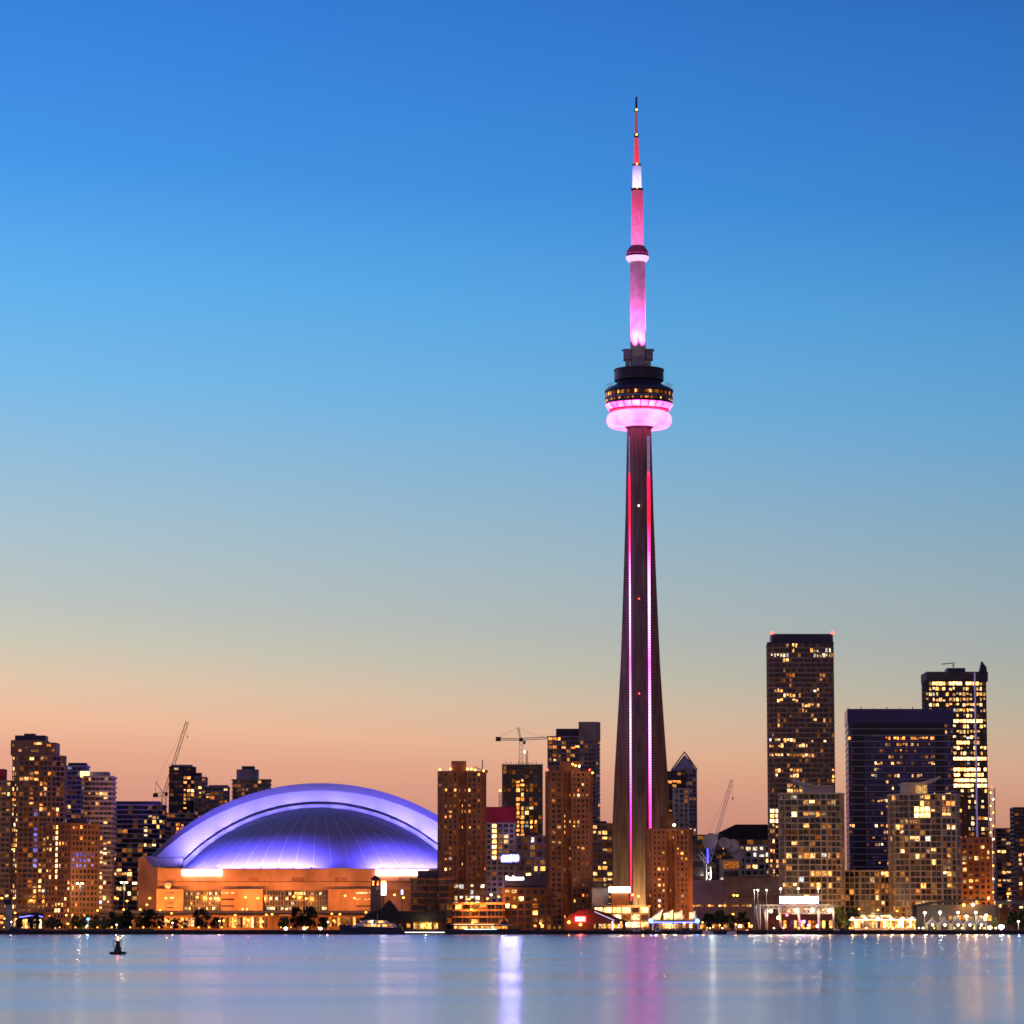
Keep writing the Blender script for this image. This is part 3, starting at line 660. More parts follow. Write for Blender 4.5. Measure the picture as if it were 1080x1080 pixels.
for k in range(16):
    x = at(531 + 40 * k / 15, 806, 2400).x; b.box(x - .25, x + .25, 2400.3, 2400.8, zr, zr + rnd.uniform(.8, 2.2))
b.build('formwork_posts', M['dsteel'], t)
t = tower('apartment_tower', 'tall dark tower with lit penthouse floors, behind the brick tower with red beacons', 578, 611.5, 777, 2500, wall='navy', glass='g_dark', slabmat='violet', bay=3.3, pier=.3, span=.9, p=.06,
      lit=[(580, 777, 594, 783, .9, 'orange'), (580, 785, 611, 792, .3, 'orange'), (600, 786, 610, 792, .8, 'orange')], roof=[(586.5, 612, 768.5, 'navy')], depth=22)
t = tower('apartment_tower', 'pale topped balcony tower joined to the tall dark tower west of the broadcast tower', 611.7, 632.5, 762, 2495, ((0, 0), (.82, 0), (1, 5)), wall='violet', glass='g_violet', slabmat='concrete', bay=3.2, pier=.5, span=1.0, sd=.7, p=.04, crown=13, depth=18)
t = tower('concrete_frame_building', 'pale concrete block under a crimson wrapped top with a strip of white lights', 512, 543, 868, 2010, wall='pale', glass='g_violet', bay=3.3, pier=1.0, span=1.1, p=.06, cat='construction block', lit=[(518, 866, 521.5, 905, 1, 'hot')], depth=22)
b = MB(); D = 2009.2; b.box(at(511.6, 860, D).x, at(543.6, 860, D).x, D, D + 22.5, at(0, 867.6, D).z, at(0, 851, D).z); b.build('crimson_wrapping', M['crimson'], t)
tower('office_block', 'low grey block with wide windows between the crimson topped block and brick tower', 543.5, 580, 882, 2110, wall='violet', glass='g_dark', bay=4.4, fh=4.2, pier=1.4, span=1.4, p=.08, win='pale', cat='office block', depth=24, lit=[(565, 885, 568, 925, .7, 'gold')])
t = tower('office_block', 'stepped grey block of big square windows under the blue white floodlight', 546, 584, 906, 2010, wall='concrete', glass='g_violet', bay=4, fh=3.6, pier=1.2, span=1.2, p=.22, win='gold', cat='office block', depth=20)
t = tower('hotel', 'dark quayside hotel with white lettering on its navy attic', 531, 583, 937, 1805, wall='dbrick', glass='g_dark', bay=3.6, fh=3.4, pier=1.1, span=1.2, p=.24, win='gold', cat='hotel', depth=26, lit=[(533, 950, 549, 957, .95, 'gold'), (560, 942, 570, 948, .9, 'gold')])
D = 1806; b = MB(); b.box(at(532, 930, D).x, at(576, 930, D).x, D, D + 18, at(0, 936.3, D).z, at(0, 923.5, D).z); b.build('attic', M['navy'], t)
fc = bpy.data.curves.new('lettering', 'FONT'); fc.body = 'Radisson'; fc.size = 3.4; fc.extrude = .12; fc.materials.append(em('white_letters', (1, .92, .8), 9))
fo = bpy.data.objects.new('font', fc); me = bpy.data.meshes.new_from_object(fo); bpy.data.objects.remove(fo); fo = bpy.data.objects.new('lettering', me); COL.objects.link(fo); fo.parent = t; fo.rotation_euler = (pi / 2, 0, 0); c = at(533.2, 928.2, D - .35); fo.location = c - t.location; fo.scale = (.80, 1, 1)
tower('office_block', 'dark banded block with lit windows west of the broadcast tower foot', 624.5, 646, 869, 2060, wall='brown', glass='g_dark', bay=3, fh=3.4, pier=.3, span=1.5, p=.30, win='gold', cat='office block', depth=20, lit=[(624, 915, 634, 935, .2, 'gold')], roof=[(626, 640, 866, 'navy')])
# --- east of the broadcast tower
t = tower('office_tower', 'grey tower with glass pyramid top behind the broadcast tower foot', 709, 735, 812, 2700, wall='violet', glass='g_dark', bay=3.4, pier=.6, span=1., p=.03, cat='office tower', depth=20)
D = 2700; b = MB(); xa, xb, zb_ = at(709, 812, D).x, at(735, 812, D).x, at(0, 811.2, D).z; ap = at(722, 793, D + 10); b.obox
c4 = [(xa, D), (xb, D), (xb, D + 20), (xa, D + 20)]
for i in range(4):
    p, q = c4[i], c4[(i + 1) % 4]; b.tube((*p, zb_), (ap.x, D + 10, ap.z), .55, n=4); b.tube((*p, zb_), (*q, zb_), .5, n=4)
b.build('pyramid_frame', M['brown'], t)
b = MB(); ap2 = at(722, 796, D + 10); b.add([(x * .92 + ap.x * .08, D + 10 + (y - D - 10) * .9, zb_) for x, y in c4] + [(ap2.x, D + 10, ap2.z)], [(0, 1, 4), (1, 2, 4), (2, 3, 4), (3, 0, 4), (3, 2, 1, 0)]); b.build('pyramid_glass', M['violet'], t)
tower('office_block', 'pale gridded block of square dark windows before the pyramid topped tower', 711, 727, 832, 2500, wall='pale', glass='g_dark', bay=3.9, fh=3.5, pier=1.2, span=1.2, p=.02, cat='office block', depth=20)
tower('office_block', 'dark block with red lit windows squeezed beside the broadcast tower shaft', 704.5, 723.5, 814, 2560, wall='navy', glass='g_dark', bay=3, pier=.4, p=.05, win='orange', cat='office block', depth=14, lit=[(709, 824, 713, 832, .9, 'orange')])
b = None
t = tower('exhibition_hall', 'dark broad hall with sloped roof edge behind the dish aerials', 758, 818, 885, 2330, wall='navy', glass='g_dark', bay=5, fh=4, pier=.5, p=.03, cat='hall', depth=40)
b = MB(); D = 2331; b.loft([[(at(x, y, D).x, yy, at(x, y, D).z) for x, y in ((759, 884.6), (759, 877.5), (776, 869.5), (820, 869.5), (820, 884.6))] for yy in (D, D + 38)]); b.build('sloped_roof', M['roofd'], t)
tower('office_block', 'dark navy block behind the white lit crane mast', 729, 762, 881, 2280, wall='navy', glass='g_dark', bay=4, pier=.5, p=.03, cat='office block', depth=30)
tower('office_block', 'pale office block with lit top storey beside the dish aerials', 779, 814, 892, 2110, wall='pale', glass='g_dark', bay=4, fh=3.6, pier=1.2, span=1.3, p=.2, win='gold', cat='office block', depth=24, lit=[(779, 890, 814, 896, .95, 'pale'), (801, 900, 812, 906, 1, 'pale')])
tower('office_block', 'warm lit low frame building with wide bays beside the crane mast', 760.5, 782, 907, 2050, wall='concrete', glass='g_dark', bay=9, fh=6, pier=1.6, span=1.4, p=.3, win='gold', cat='office block', depth=22, pd=.6)
tower('office_block', 'low frame building with yellow lit bays behind the crane mast', 729, 744, 907, 2052, wall='concrete', glass='g_dark', bay=6, fh=5, pier=1.2, span=1.4, p=.5, win='gold', cat='office block', depth=22)
t = thing('warehouse', 'long blank grey windowless shed behind the pavilion masts', 'warehouse', at(777, 940, 1985))
for nm, a, bq, c, D, mt in (('wall', 763.5, 826, 925, 1985, 'concrete'), ('annex', 731, 763, 928, 1990, 'violet')):
    b = MB(); b.box(at(a, 940, D).x, at(bq, 940, D).x, D, D + 40, 2, at(0, c, D).z); b.build(nm, M[mt], t)
b = MB(); D = 1984; b.box(at(763, 940, D).x, at(826.5, 940, D).x, D, D + .8, at(0, 945.5, D).z, at(0, 944.6, D).z); b.box(at(763, 940, D).x, at(826.5, 940, D).x, D + .2, D + 2, at(0, 925, D).z, at(0, 924.2, D).z); b.build('cladding_rail', M['brown'], t)
for k in range(26):
    q = at(732 + k * 2.7, 955.2, 1983.7); b = MB(); b.box(q.x - .55, q.x + .55, 1983.6, 1983.9, q.z - .5, q.z + .5); b.build('window', M[('w_warm', 'g_brown', 'w_orange', 'w_dim', 'w_gold')[k * 7 % 5]], t)
LIT = [(813, 686, 832, 693, .85, 'pale'), (857, 684, 877, 692, .85, 'pale'), (836, 678, 852, 686, .6, 'gold'), (825, 696, 833, 701, .9, 'gold'), (832, 702, 835, 706, 1, 'orange'), (855, 708, 866, 712, .9, 'gold'), (864, 713, 868, 718, .9, 'orange'),
       (817, 724, 825, 729, .8, 'gold'), (825, 729, 838, 734, .8, 'gold'), (820, 735, 844, 739, .6, 'gold'), (845, 740, 851, 750, .8, 'gold'), (855, 740, 865, 749, .6, 'gold'), (820, 750, 838, 754, .8, 'gold'), (856, 750, 858, 756, 1), (858, 756, 870, 760, .5), (821, 761, 824, 766, 1),
       (812, 776, 839, 781, .7, 'gold'), (855, 776, 871, 781, .6, 'gold'), (812, 786, 823, 791, .8, 'orange'), (837, 786, 852, 791, .95, 'gold'), (812, 792, 833, 797, .85, 'gold'), (820, 811, 825, 816, .6), (832, 812, 847, 818, .9, 'gold'), (831, 828, 848, 834, .9, 'gold'), (811, 852, 826, 866, .95, 'hot'), (811, 866, 826, 950, .4, 'gold')]
t = tower('skyscraper', 'tall brown gridded skyscraper with white lit crown and two red corner beacons', 811.5, 880.5, 678, 2000, ((0, 1.5), (.08, 0), (.92, 0), (1, 1.5)), wall='brown', glass='g_dark', fh=2.92, bay=1.75, pier=.42, span=.6, pd=.3, sd=.4, p=.03, pevery=2, dimp=.06, slabmat='concrete', crownmat='navy', wf=.86, lit=LIT, cat='skyscraper', depth=32, roof=[(814, 878.5, 668.5, 'navy', 1.5)])
for x in (814.5, 878): lampball(t, x, 667.5, 2001, 'l_red', .9)
CW = dict(wall='slab', slabmat='slab', glass='g_green', fh=3.1, bay=2.9, pier=.42, span=.42, pd=1.15, sd=1.3, cat='apartment tower', pevery=2, wf=.9, dimp=.16)
def canopy(t, D, pts, y1=20):
    b = MB(); b.loft([[(at(x, y, D).x, yy, at(x, y, D).z) for x, y in pts] for yy in (D, D + y1)]); b.build('roof_canopy', M['slab'], t)
t = tower('apartment_tower', 'white gridded quayside apartment tower in front of the brown skyscraper', 825, 890.5, 837, 1850, ((0, 6), (.06, 1), (.25, 0), (.72, 0), (.94, 3), (1, 9)), p=.14, depth=28,
          lit=[(849, 834, 859, 838, 1, 'hot'), (848, 846, 860, 850, .9, 'gold'), (848, 857, 862, 863, .9, 'gold'), (846, 868, 860, 875, .6, 'gold'), (834, 857, 846, 863, .6, 'gold'), (828, 897, 846, 907, .5, 'gold'), (866, 900, 878, 908, .6, 'gold'), (826, 933, 892, 939, .5, 'gold')], **CW)
D = 1858; b = MB(); b.box(at(848, 830, D).x, at(879, 830, D).x, D, D + 14, at(0, 836, D).z, at(0, 828.5, D).z); b.build('rooftop_box', M['slab'], t)
canopy(t, 1857, ((836, 820.5), (840, 821.5), (851, 826.5), (863, 828.3), (878.5, 828.3), (878.5, 829.6), (860, 830), (848, 828.5), (839, 823)))
t = tower('apartment_tower', 'white gridded quayside apartment tower in front of the navy glass block', 942, 1013, 838, 1850, ((0, 9), (.05, 3), (.24, 0), (.72, 0), (.94, 2), (1, 8)), p=.15, depth=28,
          lit=[(967, 834, 978, 850, .9, 'gold'), (966, 852, 979, 863, .9, 'hot'), (966, 880, 979, 892, .6, 'gold'), (968, 908, 986, 915, .8, 'gold'), (945, 872, 957, 880, .7, 'gold'), (984, 838, 1000, 845, .6, 'gold'), (968, 950, 990, 956, .8, 'gold'), (985, 879, 1000, 885, .5, 'gold')], **CW)
D = 1858; b = MB(); b.box(at(952.5, 830, D).x, at(978, 830, D).x, D, D + 14, at(0, 837.2, D).z, at(0, 825.5, D).z); b.build('rooftop_box', M['slab'], t)
canopy(t, 1857, ((952, 825.3), (970, 825.3), (980, 822.5), (992, 818), (992, 820.5), (984, 825.2), (974, 827.6), (952, 827.6)))
c = at(972.5, 832, 1850.5); b = MB(); b.box(c.x - 2.6, c.x + 2.6, 1850, 1857, at(0, 837.3, 1850).z, at(0, 828, 1850).z); b.build('lit_lantern', M['w_gold'], t)
for px_, D_, w_ in ((893, 1846, 0), ):
    tower('balcony_wing', 'low wing of stacked white balconies joining the two white gridded towers', 891, 942, 919, 1872, ((0, 0), (.3, -5), (.7, -5), (1, 0)), p=.2, depth=20, base=2.0, cat='apartment wing', **{k: v for k, v in CW.items() if k != 'cat'})
D = 2100
t = tower('office_block', 'broad navy glass office block framed by a darker recessed border', 895.5, 1006.5, 748.5, D, wall='navyglass', glass='g_blue', slabmat='pale', fh=3.85, bay=1.75, pier=.0, span=.36, sd=.30, p=.13, wf=.5, dimp=.10, crownmat='navyglass', crown=8, win='warm', cat='office block', depth=44,
          lit=[(896, 760, 905, 940, .03), (933, 778, 986, 784, .75, 'orange'), (944, 785, 956, 790, .7, 'orange'), (914, 804, 986, 810, .72, 'orange'), (895, 806, 906, 811, .8, 'orange'), (944, 810, 968, 816, .6, 'gold'), (895, 868, 931, 873, .55, 'gold'), (901, 786, 907, 792, 1, 'gold'), (1000, 812, 1007, 816, .9, 'gold'), (901, 800, 1000, 870, .11, 'gold')])
b = MB(); xs = lambda x: at(x, 850, D).x; zs = lambda y: at(950, y, D).z
for x0, x1, y0, y1 in ((901, 996, 761, 775.5), (901, 913, 775.5, 938), (987, 996, 775.5, 938)): b.box(xs(x0), xs(x1), D - .19, D - .02, zs(y1), zs(y0))
b.build('dark_border', pm('dark_border_glass', (.009, .008, .03), .3, var=.1), t)
b = MB(); b.box(xs(913.2), xs(986.8), D - .75, D - .42, zs(776.8), zs(775.8)); b.box(xs(949.4), xs(950.2), D - .7, D - .35, zs(938), zs(777)); b.box(xs(913), xs(913.7), D - .76, D - .41, zs(938), zs(776.9)); b.box(xs(986.3), xs(987), D - .76, D - .41, zs(938), zs(776.9)); b.build('front_frame', M['violet'], t)
b = MB()
for k in range(9): x = xs(896 + 109 * k / 8); b.box(x - .25, x + .25, D + .5, D + 1, zs(748.3), zs(745.5 if k % 2 else 746.8))
b.build('roof_rail_posts', M['dsteel'], t)
D = 2255
t = tower('office_tower', 'tall office tower blazing with gold windows beside the navy glass block', 977.5, 1041.5, 718, D, wall='dconc', glass='g_dark', fh=3.5, bay=2.2, pier=.35, span=1.0, wf=.85, p=lambda x, y: .55 if y < 800 else .28, win='gold', cat='office tower', depth=30,
          lit=[(984, 718, 1034, 724, .85, 'hot'), (984, 724, 991, 748, .9, 'gold'), (1015, 724, 1026, 748, .75, 'gold'), (1003, 733, 1017, 742, .8, 'gold'), (977, 745, 1036, 749, .9, 'hot'), (1004, 757, 1034, 762, .75, 'hot'), (1007, 781, 1022, 787, .8, 'hot'), (1004, 797, 1042, 803, .95, 'hot'), (1004, 809, 1042, 833, .93, 'hot'), (1033, 840, 1042, 890, .3, 'gold')])
b = MB(); b.box(xs2 := at(977, 712, D).x, at(1041.8, 712, D).x, D - .9, D + 30.5, at(0, 717.4, D).z, at(0, 708.5, D).z); b.build('crown', M['dconc'], t)
b = MB(); b.box(at(1000, 707, D).x, at(1019, 707, D).x, D + 4, D + 18, at(0, 708.3, D).z, at(0, 704, D).z); b.build('rooftop_box', M['navy'], t)
b = MB(); b.loft([[(at(x, y, D).x, yy, at(x, y, D).z) for x, y in ((1032, 719), (1033.5, 706), (1035.5, 697.5), (1040.2, 704), (1041.4, 719))] for yy in (D - 1.6, D + 5)]); b.build('roof_fin', M['navy'], t)
b = MB(); b.lattice(at(1005.5, 704, D + 8), at(1005.5, 700, D + 8), .8, 1, .15); b.tube(at(993, 700.5, D + 8), at(1007, 699, D + 8), .3); b.build('davit', M['dsteel'], t)
b = MB(); b.box(at(1028.4, 800, D).x, at(1030, 800, D).x, D - 1.2, D - .5, at(0, 884, D).z, at(0, 709.5, D).z); b.build('lit_fin', em('violet_light_strip', (.34, .24, .55), .55), t)
tower('apartment_block', 'brown brick block between the white gridded tower and the gold lit tower', 1008, 1046, 884, 1905, wall='brick', glass='g_brown', bay=3.2, pier=1.3, span=1.2, p=.14, depth=22, cat='apartment block', lit=[(1015, 890, 1021, 935, .55, 'gold')])
tower('apartment_block', 'narrow brown slab rising behind the white gridded tower roof edge', 1006, 1021.5, 841, 1965, wall='dbrick', glass='g_brown', bay=3.2, pier=1.3, span=1.2, p=.14, depth=14, cat='apartment block', win='orange')
tower('office_block', 'dim office block with a few lit floors behind the red tipped hoist', 1051.5, 1071.5, 874, 2500, wall='brown', glass='g_dark', bay=3.4, pier=.4, span=1, p=.14, win='gold', cat='office block', depth=20, lit=[(1055, 917, 1066, 922, .9, 'gold')])
tower('office_block', 'dark tall block cut by the eastern photo edge', 1070.5, 1100, 852, 2400, wall='navy', glass='g_dark', bay=3.4, pier=.4, span=1, p=.06, win='gold', cat='office block', depth=24)
tower('office_block', 'brown low block at the eastern photo edge with warm windows', 1073.5, 1100, 899, 2150, wall='brown', glass='g_brown', bay=3.4, pier=.8, span=1.1, p=.25, win='gold', cat='office block', depth=20)
t = thing('construction_hoist', 'slim latticed hoist mast with lights and a red tip beside the gold lit tower', 'hoist mast', at(1046, 979, 2180)); t.location.z = 2
b = MB(); b.lattice((at(1046, 900, 2180).x, 2180, 2), at(1046, 831, 2180), 3.4, 3.2, .2); b.build('mast', M['steel'], t)
for y in range(836, 950, 7): lampball(t, 1046 + (1.5 if y % 2 else -1.2), y, 2178, 'l_sod' if y % 3 else 'l_white', .5)
lampball(t, 1046, 830, 2179, 'l_red', .8)
# --- low blocks behind the quay
t = tower('apartment_block', 'dark stepped balcony block with navy roof behind the clock tower', 434, 478, 927, 1850, ((0, 0), (.3, 0), (.34, 5), (.62, 5), (.66, 0), (1, 0)), wall='dbrick', glass='g_dark', slabmat='brick', bay=3.2, fh=3.1, pier=.6, span=.8, sd=.9, p=.20, cat='apartment block', depth=24)
D = 1852; b = MB(); b.box(at(440, 920, D).x, at(462, 920, D).x, D + 3, D + 18, at(0, 926.4, D).z, at(0, 918, D).z); b.build('rooftop_box', M['navy'], t)
b = MB()
for x in (434.5, ): 
    c, c2, ap = at(427, 935, D), at(441, 935, D), at(434.5, 926, D); b.tube(c, ap, .35, n=4); b.tube(ap, c2, .35, n=4)
b.build('gable_frame', M['brick'], t)
tower('apartment_block', 'low terraced brick block with planted lit roof deck behind the tour boat', 479, 531, 953, 1800, wall='dbrick', glass='g_dark', slabmat='brick', bay=4.2, fh=3.2, pier=.7, span=.9, sd=.8, p=.3, win='orange', cat='apartment block', depth=24)
tower('apartment_block', 'low lit terrace filling the gap under the brick tower by the stadium', 478, 512, 932, 1880, wall='brick', glass='g_dark', bay=3, fh=3, pier=.5, span=.8, p=.45, win='pale', cat='apartment block', depth=12, lit=[(478, 935, 492, 945, .8, 'pale')])
tower('parking_garage', 'three storey parking garage blazing with white light under the broadcast tower', 626, 685, 956, 1835, wall='concrete', glass='g_brown', bay=5.4, fh=3.3, pier=.7, span=1.0, p=.9, win='hot', cat='garage', depth=30, base=3.0)

# ---------------------------------------------------------------- raised expressway
D = 1986.0
t = thing('elevated_expressway', 'raised concrete expressway deck running along the foot of the stadium', 'expressway', (-150, D, 2))
xa, xb = at(-30, 965, D).x, at(470, 965, D).x; zd0, zd1 = at(0, 964.6, D).z, at(0, 962.0, D).z
b = MB(); b.box(xa, xb, D, D + 16, zd0, zd1); b.build('deck', M['dconc'], t)
b = MB(); b.box(xa, xb, D - .3, D - .05, zd1 - .5, zd1 + .9); b.build('parapet', M['concrete'], t)
for k in range(18):
    x = xa + (xb - xa) * (k + .5) / 18; b = MB(); b.box(x - .9, x + .9, D + 2, D + 4, 2, zd0 - .9); b.box(x - 1.4, x + 1.4, D + 1, D + 15, zd0 - .9, zd0 - .02); b.build('pier', M['concrete'], t)
# ---------------------------------------------------------------- lamps
SOD, WHT = (1, .36, .06), (1, .78, .5)
def post_lamp(name, label, cat, x, py, D, zb, mk, col, power, r=.62, arm=0., twin=False, group=None, pr=.16, aimed=False):
    p = at(x, py, D); t = thing(name, label, cat, (p.x, D, zb), group)
    b = MB(); b.tube((p.x, D, zb), (p.x, D, p.z + (.4 if not twin else 0)), pr, pr * .6)
    heads = [p] if not twin else [p + Vector((-1.5, 0, 0)), p + Vector((1.5, 0, 0))]
    if twin: b.tube(p + Vector((-1.5, 0, .2)), p + Vector((1.5, 0, .2)), .1)
    b.build('post', M['steel'], t)
    for h in heads:
        b = MB(); b.ball((h.x, h.y - .3, h.z - .15), r, .75); b.build('lamp_head', M[mk], t, True)
    if power: lamp('glow', 'POINT', (p.x, D - 2.0, p.z - 1.2), power, col, t, .5) if not aimed else lamp('flood', 'SPOT', (p.x, D + 1.2, p.z), power, col, t, .5, (p.x, D + 30, p.z - 6), 165, .5)
    return t
def row(xs, name, lab, cat, of, *a, **k):
    for i, x in enumerate(sorted(xs)):
        x, py = (x, None) if isinstance(x, (int, float)) else x
        yield i, x, py, lab % (ORD[i], of)
G = sorted([(2, 947), (15, 947), (33, 949.5), (110, 948), (124, 947.5), (134, 950), (416, 943.5), (425.5, 946.5)])
for i, (x, y) in enumerate(G):
    post_lamp('street_lamp', '%s from the west of the eight orange lamps on the raised expressway' % ORD[i], 'street lamp', x, y, D + 1.2, zd1, 'l_sod', SOD, 13000, .66, aimed=True, group='orange lamps on the expressway')
G = [(158, 947, 2.2), (175, 947, 1.1), (208, 946, .8), (222, 947.5, .8), (259, 946, 1.2), (272, 947, 1.1), (310, 945.5, .5), (323, 947.5, .5), (364, 944.5, .8), (374, 947, .8)]
for i, (x, y, k) in enumerate(G):
    post_lamp('street_lamp', '%s from the west of the ten tall orange lamps before the stadium wall' % ORD[i], 'street lamp', x, y, 2066, 2, 'l_sod', (1, .25, .035), 20000 * k, .7, aimed=True, group='tall orange lamps before the stadium', pr=.2)
G = sorted([(5, 968.5), (17, 969), (16, 962.5), (70, 965), (71.5, 974), (103, 960), (130.5, 959), (148, 959), (155, 954), (169, 959.5), (181, 963), (248, 965), (256, 958.5), (260.5, 958.5), (281, 964.5), (287, 964), (302, 958.5), (350, 963.5), (358.5, 964), (386, 962)])
for i, (x, y) in enumerate(G):
    post_lamp('street_lamp', '%s from the west of the twenty low orange ground lamps around the stadium' % ORD[i], 'street lamp', x, y, 1908, 2, 'l_sod', SOD, 7000, .55, aimed=True, group='orange lamps at ground level')
G = sorted([(495, 948), (497.5, 959), (498.5, 973), (514, 947.5), (518, 943.5), (526, 945.5), (531, 973.5), (570, 973.5)])
for i, (x, y) in enumerate(G):
    post_lamp('street_lamp', '%s from the west of the eight lamps between two brick towers' % ORD[i], 'street lamp', x, y, 1775 if y > 960 else 1795, 2, 'l_sod' if i not in (4,) else 'l_white', SOD, 5500, .55, aimed=True, group='lamps between the brick towers')
for i, (x, y) in enumerate([(667, 943.5), (673.5, 945), (774, 944), (777.5, 944.3), (773, 964)]):
    post_lamp('street_lamp', '%s from the west of five orange lamps by tower foot and shed' % ORD[i], 'street lamp', x, y, 1870 if x > 700 else 1828, 2, 'l_sod', SOD, 16000, .66, aimed=True, group='orange lamps around the tower foot')
for i, (x, y) in enumerate([(1030, 950), (1063, 942.5), (1057, 963)]):
    post_lamp('street_lamp', '%s from the west of the three orange street lamps near the lit hoist' % ORD[i], 'street lamp', x, y, 1890, 2, 'l_sod', SOD, 7000, .7, group='orange lamps near the hoist')
for i, x in enumerate((832, 850, 868, 888, 906, 926, 946, 966, 986)):  # row added to throw amber light onto the white tower fronts
    post_lamp('street_lamp', '%s from the west of nine added amber lamps lighting the white gridded towers' % ORD[i], 'street lamp', x, 960.5 - (i * 5 % 3), 1812, 2, 'l_sod', (1, .44, .11), 5000, .5, aimed=True, group='added amber lamps under the white towers')
for i, (x, y, l) in enumerate([(84.5, 931.5, 'tall twin headed white floodlight mast before the brown hotel block'), (131, 930.5, 'tall twin headed white floodlight mast before the dark banded block')]):
    post_lamp('floodlight_mast', l, 'light mast', x, y, 1955, 2, 'l_white', WHT, 2500, .6, twin=True, pr=.22)
for i, (x, y) in enumerate([(182, 973), (231.5, 971), (346, 972), (92, 976), (123, 975), (12, 972)]):
    post_lamp('lamp_post', '%s of the six slim pale lamp posts west of the clock tower' % ORD[sorted([182, 231.5, 346, 92, 123, 12]).index(x)], 'lamp post', x, y, 1716, 2, 'l_white', WHT, 500, .32, group='slim lamp posts on the western quay', pr=.2)
post_lamp('lamp_post', 'single blue white lamp shining among the trees on the lawn', 'lamp post', 93, 969, 1735, 2.6, 'l_blue', (.3, .6, 1), 1500, .8)
for i, (x, y, l) in enumerate([(301.5, 979, 'brightest low yellow globe lamp under the dark trees before the stadium'), (321, 978.8, 'middle yellow globe lamp under the dark trees, east of the brightest one'), (338, 979, 'easternmost yellow globe lamp under the dark trees before the stadium')]):
    post_lamp('globe_lamp', l, 'lamp', x, y, 1722, 2, 'l_white', (1, .8, .35), 1800 if i else 3500, .95 - .15 * (i > 0))
for i, x in enumerate([795.5, 799.2, 808.5, 823.3, 842, 863]):
    post_lamp('light_mast', '%s from the west of the six white masts above the pavilion' % ORD[i], 'light mast', x, 938.5 if i < 3 else 937, 1762, 2, 'l_white', WHT, 1500, .5 if i else .2, group='white masts above the pavilion')
for i, (x, y) in enumerate([(975.3, 962.3), (991.5, 962), (1010.3, 962), (1029, 962), (1019, 966), (1040, 965)]):
    post_lamp('lamp_post', '%s from the west of the six bright lamps over the white tents' % ORD[sorted([975.3, 991.5, 1010.3, 1029, 1019, 1040]).index(x)], 'lamp post', x, y, 1752, 2, 'l_white' if i != 1 else 'l_cool', WHT, 2000, .72, group='bright lamps over the white tents')
post_lamp('floodlight_mast', 'brightest dazzling lamp on the quay at the eastern end', 'lamp', 1056, 977.3, 1718, 2, 'l_cool', (1, .85, .6), 7000, 1.35)
post_lamp('globe_lamp', 'yellow lamp just west of the dazzling quay lamp', 'lamp', 1044, 978, 1722, 2, 'l_white', (1, .7, .3), 1800, 1.0)
post_lamp('lamp_post', 'white lamp in front of the dark trees at the eastern edge', 'lamp post', 1074, 971.5, 1722, 2, 'l_cool', WHT, 900, .5)


# ---------------------------------------------------------------- trees
leafm = {}
for nm, c in (('dark', (.022, .032, .014)), ('green', (.07, .12, .028)), ('olive', (.10, .11, .03))):
    leafm[nm] = pm('foliage_' + nm, c, .8, var=.55, scale=.7)
def make_tree(kind, seed, h=9.5, wd=9.0):
    """tapered trunk with limbs, and a crown of leaf clumps spread through its volume"""
    rnd = random.Random(seed); t = thing('tree', 'tree', 'tree', (0, 0, 0))
    b = MB(); b.tube((0, 0, -.2), (0, 0, h * .55), .32, .16)
    for k in range(6):
        a = rnd.uniform(0, 2 * pi); z = h * rnd.uniform(.25, .5); b.tube((0, 0, z), (cos(a) * wd * .3, sin(a) * wd * .3, z + h * rnd.uniform(.15, .32)), .13, .05, 4)
    b.build('trunk', M['bark'], t)
    b = MB(); cl = []
    for k in range(46):
        a = rnd.uniform(0, 2 * pi); z = rnd.uniform(.20, .95); e = sqrt(max(.05, 1 - ((z - .52) / .5) ** 2)); r = wd * .5 * e * sqrt(rnd.uniform(.05, 1))
        cl.append(((cos(a) * r, sin(a) * r, z * h), rnd.uniform(.8, 1.6)))
    for c, s in cl:
        for k in range(36):
            d = Vector((rnd.gauss(0, 1), rnd.gauss(0, 1), rnd.gauss(0, .8))); p = Vector(c) + d.normalized() * s * rnd.uniform(.3, 1.0)
            u = Vector((rnd.gauss(0, 1), rnd.gauss(0, 1), rnd.gauss(0, 1))).normalized(); v = u.orthogonal().normalized(); q = rnd.uniform(.24, .55)
            b.add([p - u * q * 1.3, p - v * q * .7, p + u * q * 1.3, p + v * q * .7], [(0, 1, 2, 3)])
    b.build('crown', leafm[kind], t); return t
protos = {k: [make_tree(k, 11 + 7 * i + len(k)) for i in range(2)] for k in ('dark', 'green', 'olive')}
used = set()
